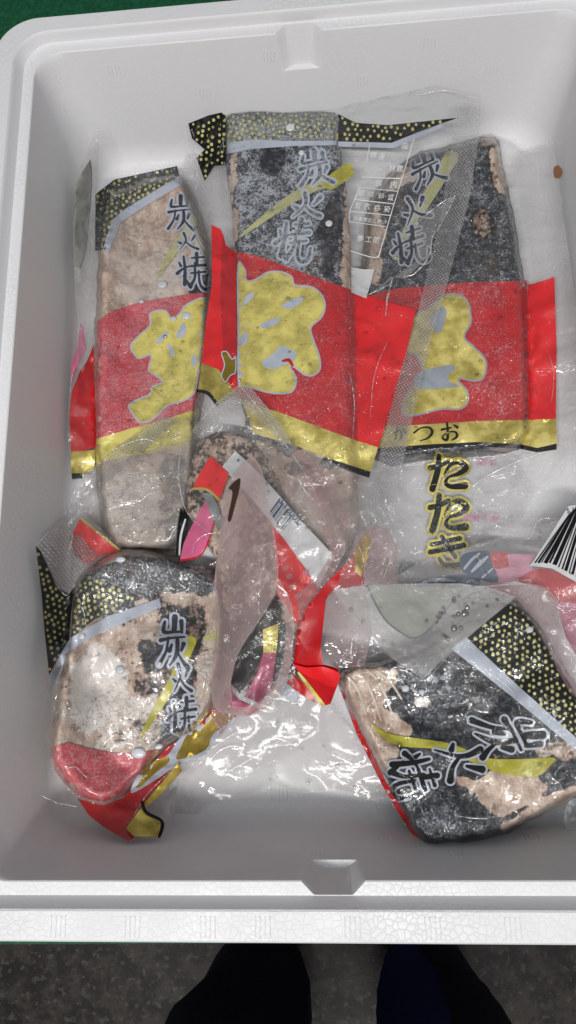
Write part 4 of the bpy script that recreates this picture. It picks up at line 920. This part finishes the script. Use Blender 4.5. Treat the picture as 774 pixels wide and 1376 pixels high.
Fp.sheet('crumpled_film', [(392, 596), (450, 640), (472, 700), (462, 745), (436, 795), (404, 845), (398, 800), (430, 770), (446, 745), (425, 690)], 'film_pink', .0060, 4.5)
Fp.sheet('crumpled_film', [(440, 655), (490, 640), (545, 700), (534, 775), (480, 742), (450, 750)], 'film_soft', .0050, 4.5, dz=lambda P: .004 * np.abs(np.sin(P[:, 0] * .11 - P[:, 1] * .05)))
B.sheet('lower_film', [(300, 585), (345, 590), (400, 606), (447, 622), (498, 644), (495, 760), (350, 752), (315, 640)], 'film_lower', .0028, 5)
A.sheet('lower_film', [(120, 640), (215, 600), (262, 590), (262, 752), (108, 760), (92, 700)], 'film_lower', .0034, 5)
D.sheet('loose_film', [(60, 726), (80, 700), (112, 690), (165, 735), (133, 752), (100, 790), (90, 800), (74, 790)], 'film_soft', .0050, 4.5)
D.sheet('loose_film', [(262, 762), (300, 752), (318, 800), (322, 880), (316, 960), (296, 990), (285, 965), (300, 912), (308, 850), (304, 800)], 'film_pink', .0040, 4.5)
for p_, w_ in (([(99, 792), (112, 820), (116, 850)], (.5, 1.6, .4)), ([(225, 748), (232, 775), (262, 800)], (.4, 1.6, .4)), ([(285, 768), (294, 820), (292, 880)], (.4, 1.8, .4)), ([(82, 1040), (100, 1030), (118, 1045), (140, 1040)], (.4, 1.8, 1.2, .3)), ([(268, 880), (276, 905), (270, 940)], (.4, 1.8, .4)), ([(88, 940), (96, 960), (90, 990)], (.3, 1.2, .3))):
    LATE.append((D, p_, w_))
for p_, w_ in (([(500, 905), (540, 900), (566, 915)], (.4, 1.8, .4)), ([(610, 1095), (650, 1100), (700, 1085)], (.4, 1.5, .3)), ([(660, 905), (690, 930), (700, 960)], (.4, 1.2, .4)), ([(540, 1040), (560, 1070), (575, 1110)], (.4, 1.3, .4)), ([(700, 1050), (730, 1055), (760, 1045)], (.4, 1.5, .4))):
    LATE.append((E, p_, w_))
for p_ in ([(462, 905), (480, 925), (492, 960)], [(474, 899), (494, 920), (512, 968)], [(488, 897), (510, 918), (528, 962)], [(458, 925), (470, 950), (480, 985)], [(504, 900), (524, 916), (540, 940)], [(480, 985), (500, 1020), (520, 1050)]):
    E.sheet('muscle_band', stroke(p_, [2, 4, 2]), 'muscle', .0003, 4)

# ---- raised film creases with their bright glints put into the white colour
def glint_mat():
    t = NT('film_glint')
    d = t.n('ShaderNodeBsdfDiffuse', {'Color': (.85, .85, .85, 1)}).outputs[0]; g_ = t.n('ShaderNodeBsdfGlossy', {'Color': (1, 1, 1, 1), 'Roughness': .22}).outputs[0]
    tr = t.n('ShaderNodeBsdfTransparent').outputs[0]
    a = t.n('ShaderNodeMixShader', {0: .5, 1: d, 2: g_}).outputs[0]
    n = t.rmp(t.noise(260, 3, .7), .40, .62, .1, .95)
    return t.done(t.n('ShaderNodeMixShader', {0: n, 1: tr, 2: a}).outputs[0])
M['glint'] = glint_mat()
def glint(pk, pts, w=(.5, 2.0, .5), off=.0032):
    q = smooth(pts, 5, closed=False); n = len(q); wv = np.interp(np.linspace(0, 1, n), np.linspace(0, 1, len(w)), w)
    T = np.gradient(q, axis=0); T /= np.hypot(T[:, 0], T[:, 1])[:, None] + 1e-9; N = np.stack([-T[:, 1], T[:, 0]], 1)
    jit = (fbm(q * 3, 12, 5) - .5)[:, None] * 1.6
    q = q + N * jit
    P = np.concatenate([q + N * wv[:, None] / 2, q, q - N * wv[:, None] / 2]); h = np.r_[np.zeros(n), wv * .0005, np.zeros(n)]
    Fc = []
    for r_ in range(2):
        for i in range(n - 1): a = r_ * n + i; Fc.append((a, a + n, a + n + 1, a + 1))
    return newmesh('film_glint', U(P, pk.z(P) + off + h), Fc, M['glint'], pk.root)
for p_, w_ in (([(612, 262), (590, 275), (560, 299)], (.5, 1.8, .6)), ([(612, 262), (596, 295), (580, 320)], (.5, 2.8, 1)), ([(580, 322), (576, 345), (556, 368), (542, 372)], (2, 2.2, .5)), ([(548, 375), (562, 386), (568, 410)], (.5, 1.5, .4)), ([(495, 396), (512, 388), (527, 380)], (.4, 2.6, 1)), ([(528, 372), (521, 400), (518, 426)], (1, 3.0, .5)),
               ([(470, 500), (476, 540), (474, 590)], (.4, 1.3, .4)), ([(498, 560), (503, 505), (520, 460)], (.4, 1.2, .3)), ([(258, 175), (266, 212), (262, 262)], (.5, 2.2, .5)), ([(300, 180), (303, 240), (310, 300)], (.5, 1.1, .4)), ([(560, 128), (600, 122), (640, 132)], (.3, 1, .3))):
    glint(B, p_, w_, .0045)
for p_, w_ in (([(634, 655), (650, 642), (690, 622), (716, 612)], (.6, 3.0, 1.2)), ([(640, 652), (662, 640), (688, 636)], (.4, 1.6, .3)), ([(637, 603), (643, 615), (650, 622)], (.4, 1.4, .4)), ([(632, 680), (640, 660), (642, 650)], (.5, 2.4, .5)), ([(735, 470), (744, 500), (741, 540)], (.3, 1.1, .3)), ([(560, 655), (610, 648), (640, 654)], (.3, .9, .3)), ([(748, 582), (762, 560), (774, 548)], (.3, 1.3, .3))):
    glint(C, p_, w_, .0036)
glint(Gp, [(704, 724), (712, 722), (718, 708), (728, 697), (746, 697)], (2.5, 2.6, 2.2, 1.8, .6), .0055); glint(Gp, [(640, 735), (680, 722), (720, 708)], (.3, 1, .3), .0050)
glint(Gp, [(636, 745), (645, 752), (648, 768)], (.6, 2.4, .6), .0055)
for p_, w_ in (([(322, 518), (345, 545), (380, 592), (420, 655), (448, 738)], (1.2, 1.4, 1, 1.4, .6)), ([(243, 600), (240, 640), (252, 690), (292, 722)], (.6, 1.3, 1, .5)), ([(330, 560), (350, 600), (390, 650)], (.2, .8, .2)), ([(400, 640), (410, 660), (424, 672)], (.3, 1.6, .3)), ([(258, 745), (262, 730), (276, 718), (296, 716)], (.3, 1.2, 1.2, .4))):
    glint(Fp, p_, w_, .0040)
for p_, w_ in (([(279, 1045), (280, 1025), (300, 1006), (320, 1003), (326, 1012)], (.5, 1.6, 2.2, 1.4, .4)), ([(332, 968), (340, 990), (350, 1004)], (.4, 1.5, .4)), ([(216, 1080), (240, 1048), (285, 1005), (330, 978)], (.4, 1.1, 1.2, .3)), ([(300, 1040), (340, 1018), (390, 985)], (.3, 1.2, .3)), ([(390, 1010), (420, 985), (450, 975)], (.3, 1.1, .3)), ([(335, 1030), (345, 1034), (350, 1026)], (.5, 3, .5))):
    glint(Ft, p_, w_, .0055)
for p_, w_ in (([(55, 1068), (75, 1078), (104, 1084)], (.5, 2.2, .6)), ([(48, 733), (72, 712), (100, 716)], (.4, 1.1, .4)), ([(98, 716), (96, 728), (92, 745)], (.5, 2.4, .5)), ([(76, 785), (88, 800), (98, 790)], (.5, 2, .5)), ([(180, 1095), (200, 1065), (235, 1030)], (.4, 1.8, .5))):
    glint(D, p_, w_, .0040)
for p_, w_ in (([(480, 845), (472, 868), (474, 888)], (.5, 2.8, .5)), ([(478, 722), (490, 760), (486, 786)], (.4, 1.2, .4)), ([(520, 712), (526, 745), (514, 780)], (.4, 1.4, .4)), ([(500, 770), (512, 756), (524, 738)], (.3, 1.4, .3)), ([(454, 800), (466, 812), (470, 826)], (.5, 2, .5)), ([(440, 870), (460, 850), (476, 812)], (.3, .9, .3))):
    glint(Ef, p_, w_, .0042)
for p_, w_ in (([(150, 605), (190, 590), (214, 596)], (.4, 2.2, .4)), ([(224, 735), (232, 715), (252, 690)], (.5, 2.0, .5)), ([(112, 645), (100, 662), (88, 690)], (.4, 1.0, .4)), ([(106, 480), (97, 505), (93, 545)], (.5, 1.2, .4)), ([(262, 250), (274, 290), (284, 330)], (.4, 1.2, .4))):
    glint(A, p_, w_, .0036)
for pk_, p_, w_ in LATE: glint(pk_, p_, w_, .0030)
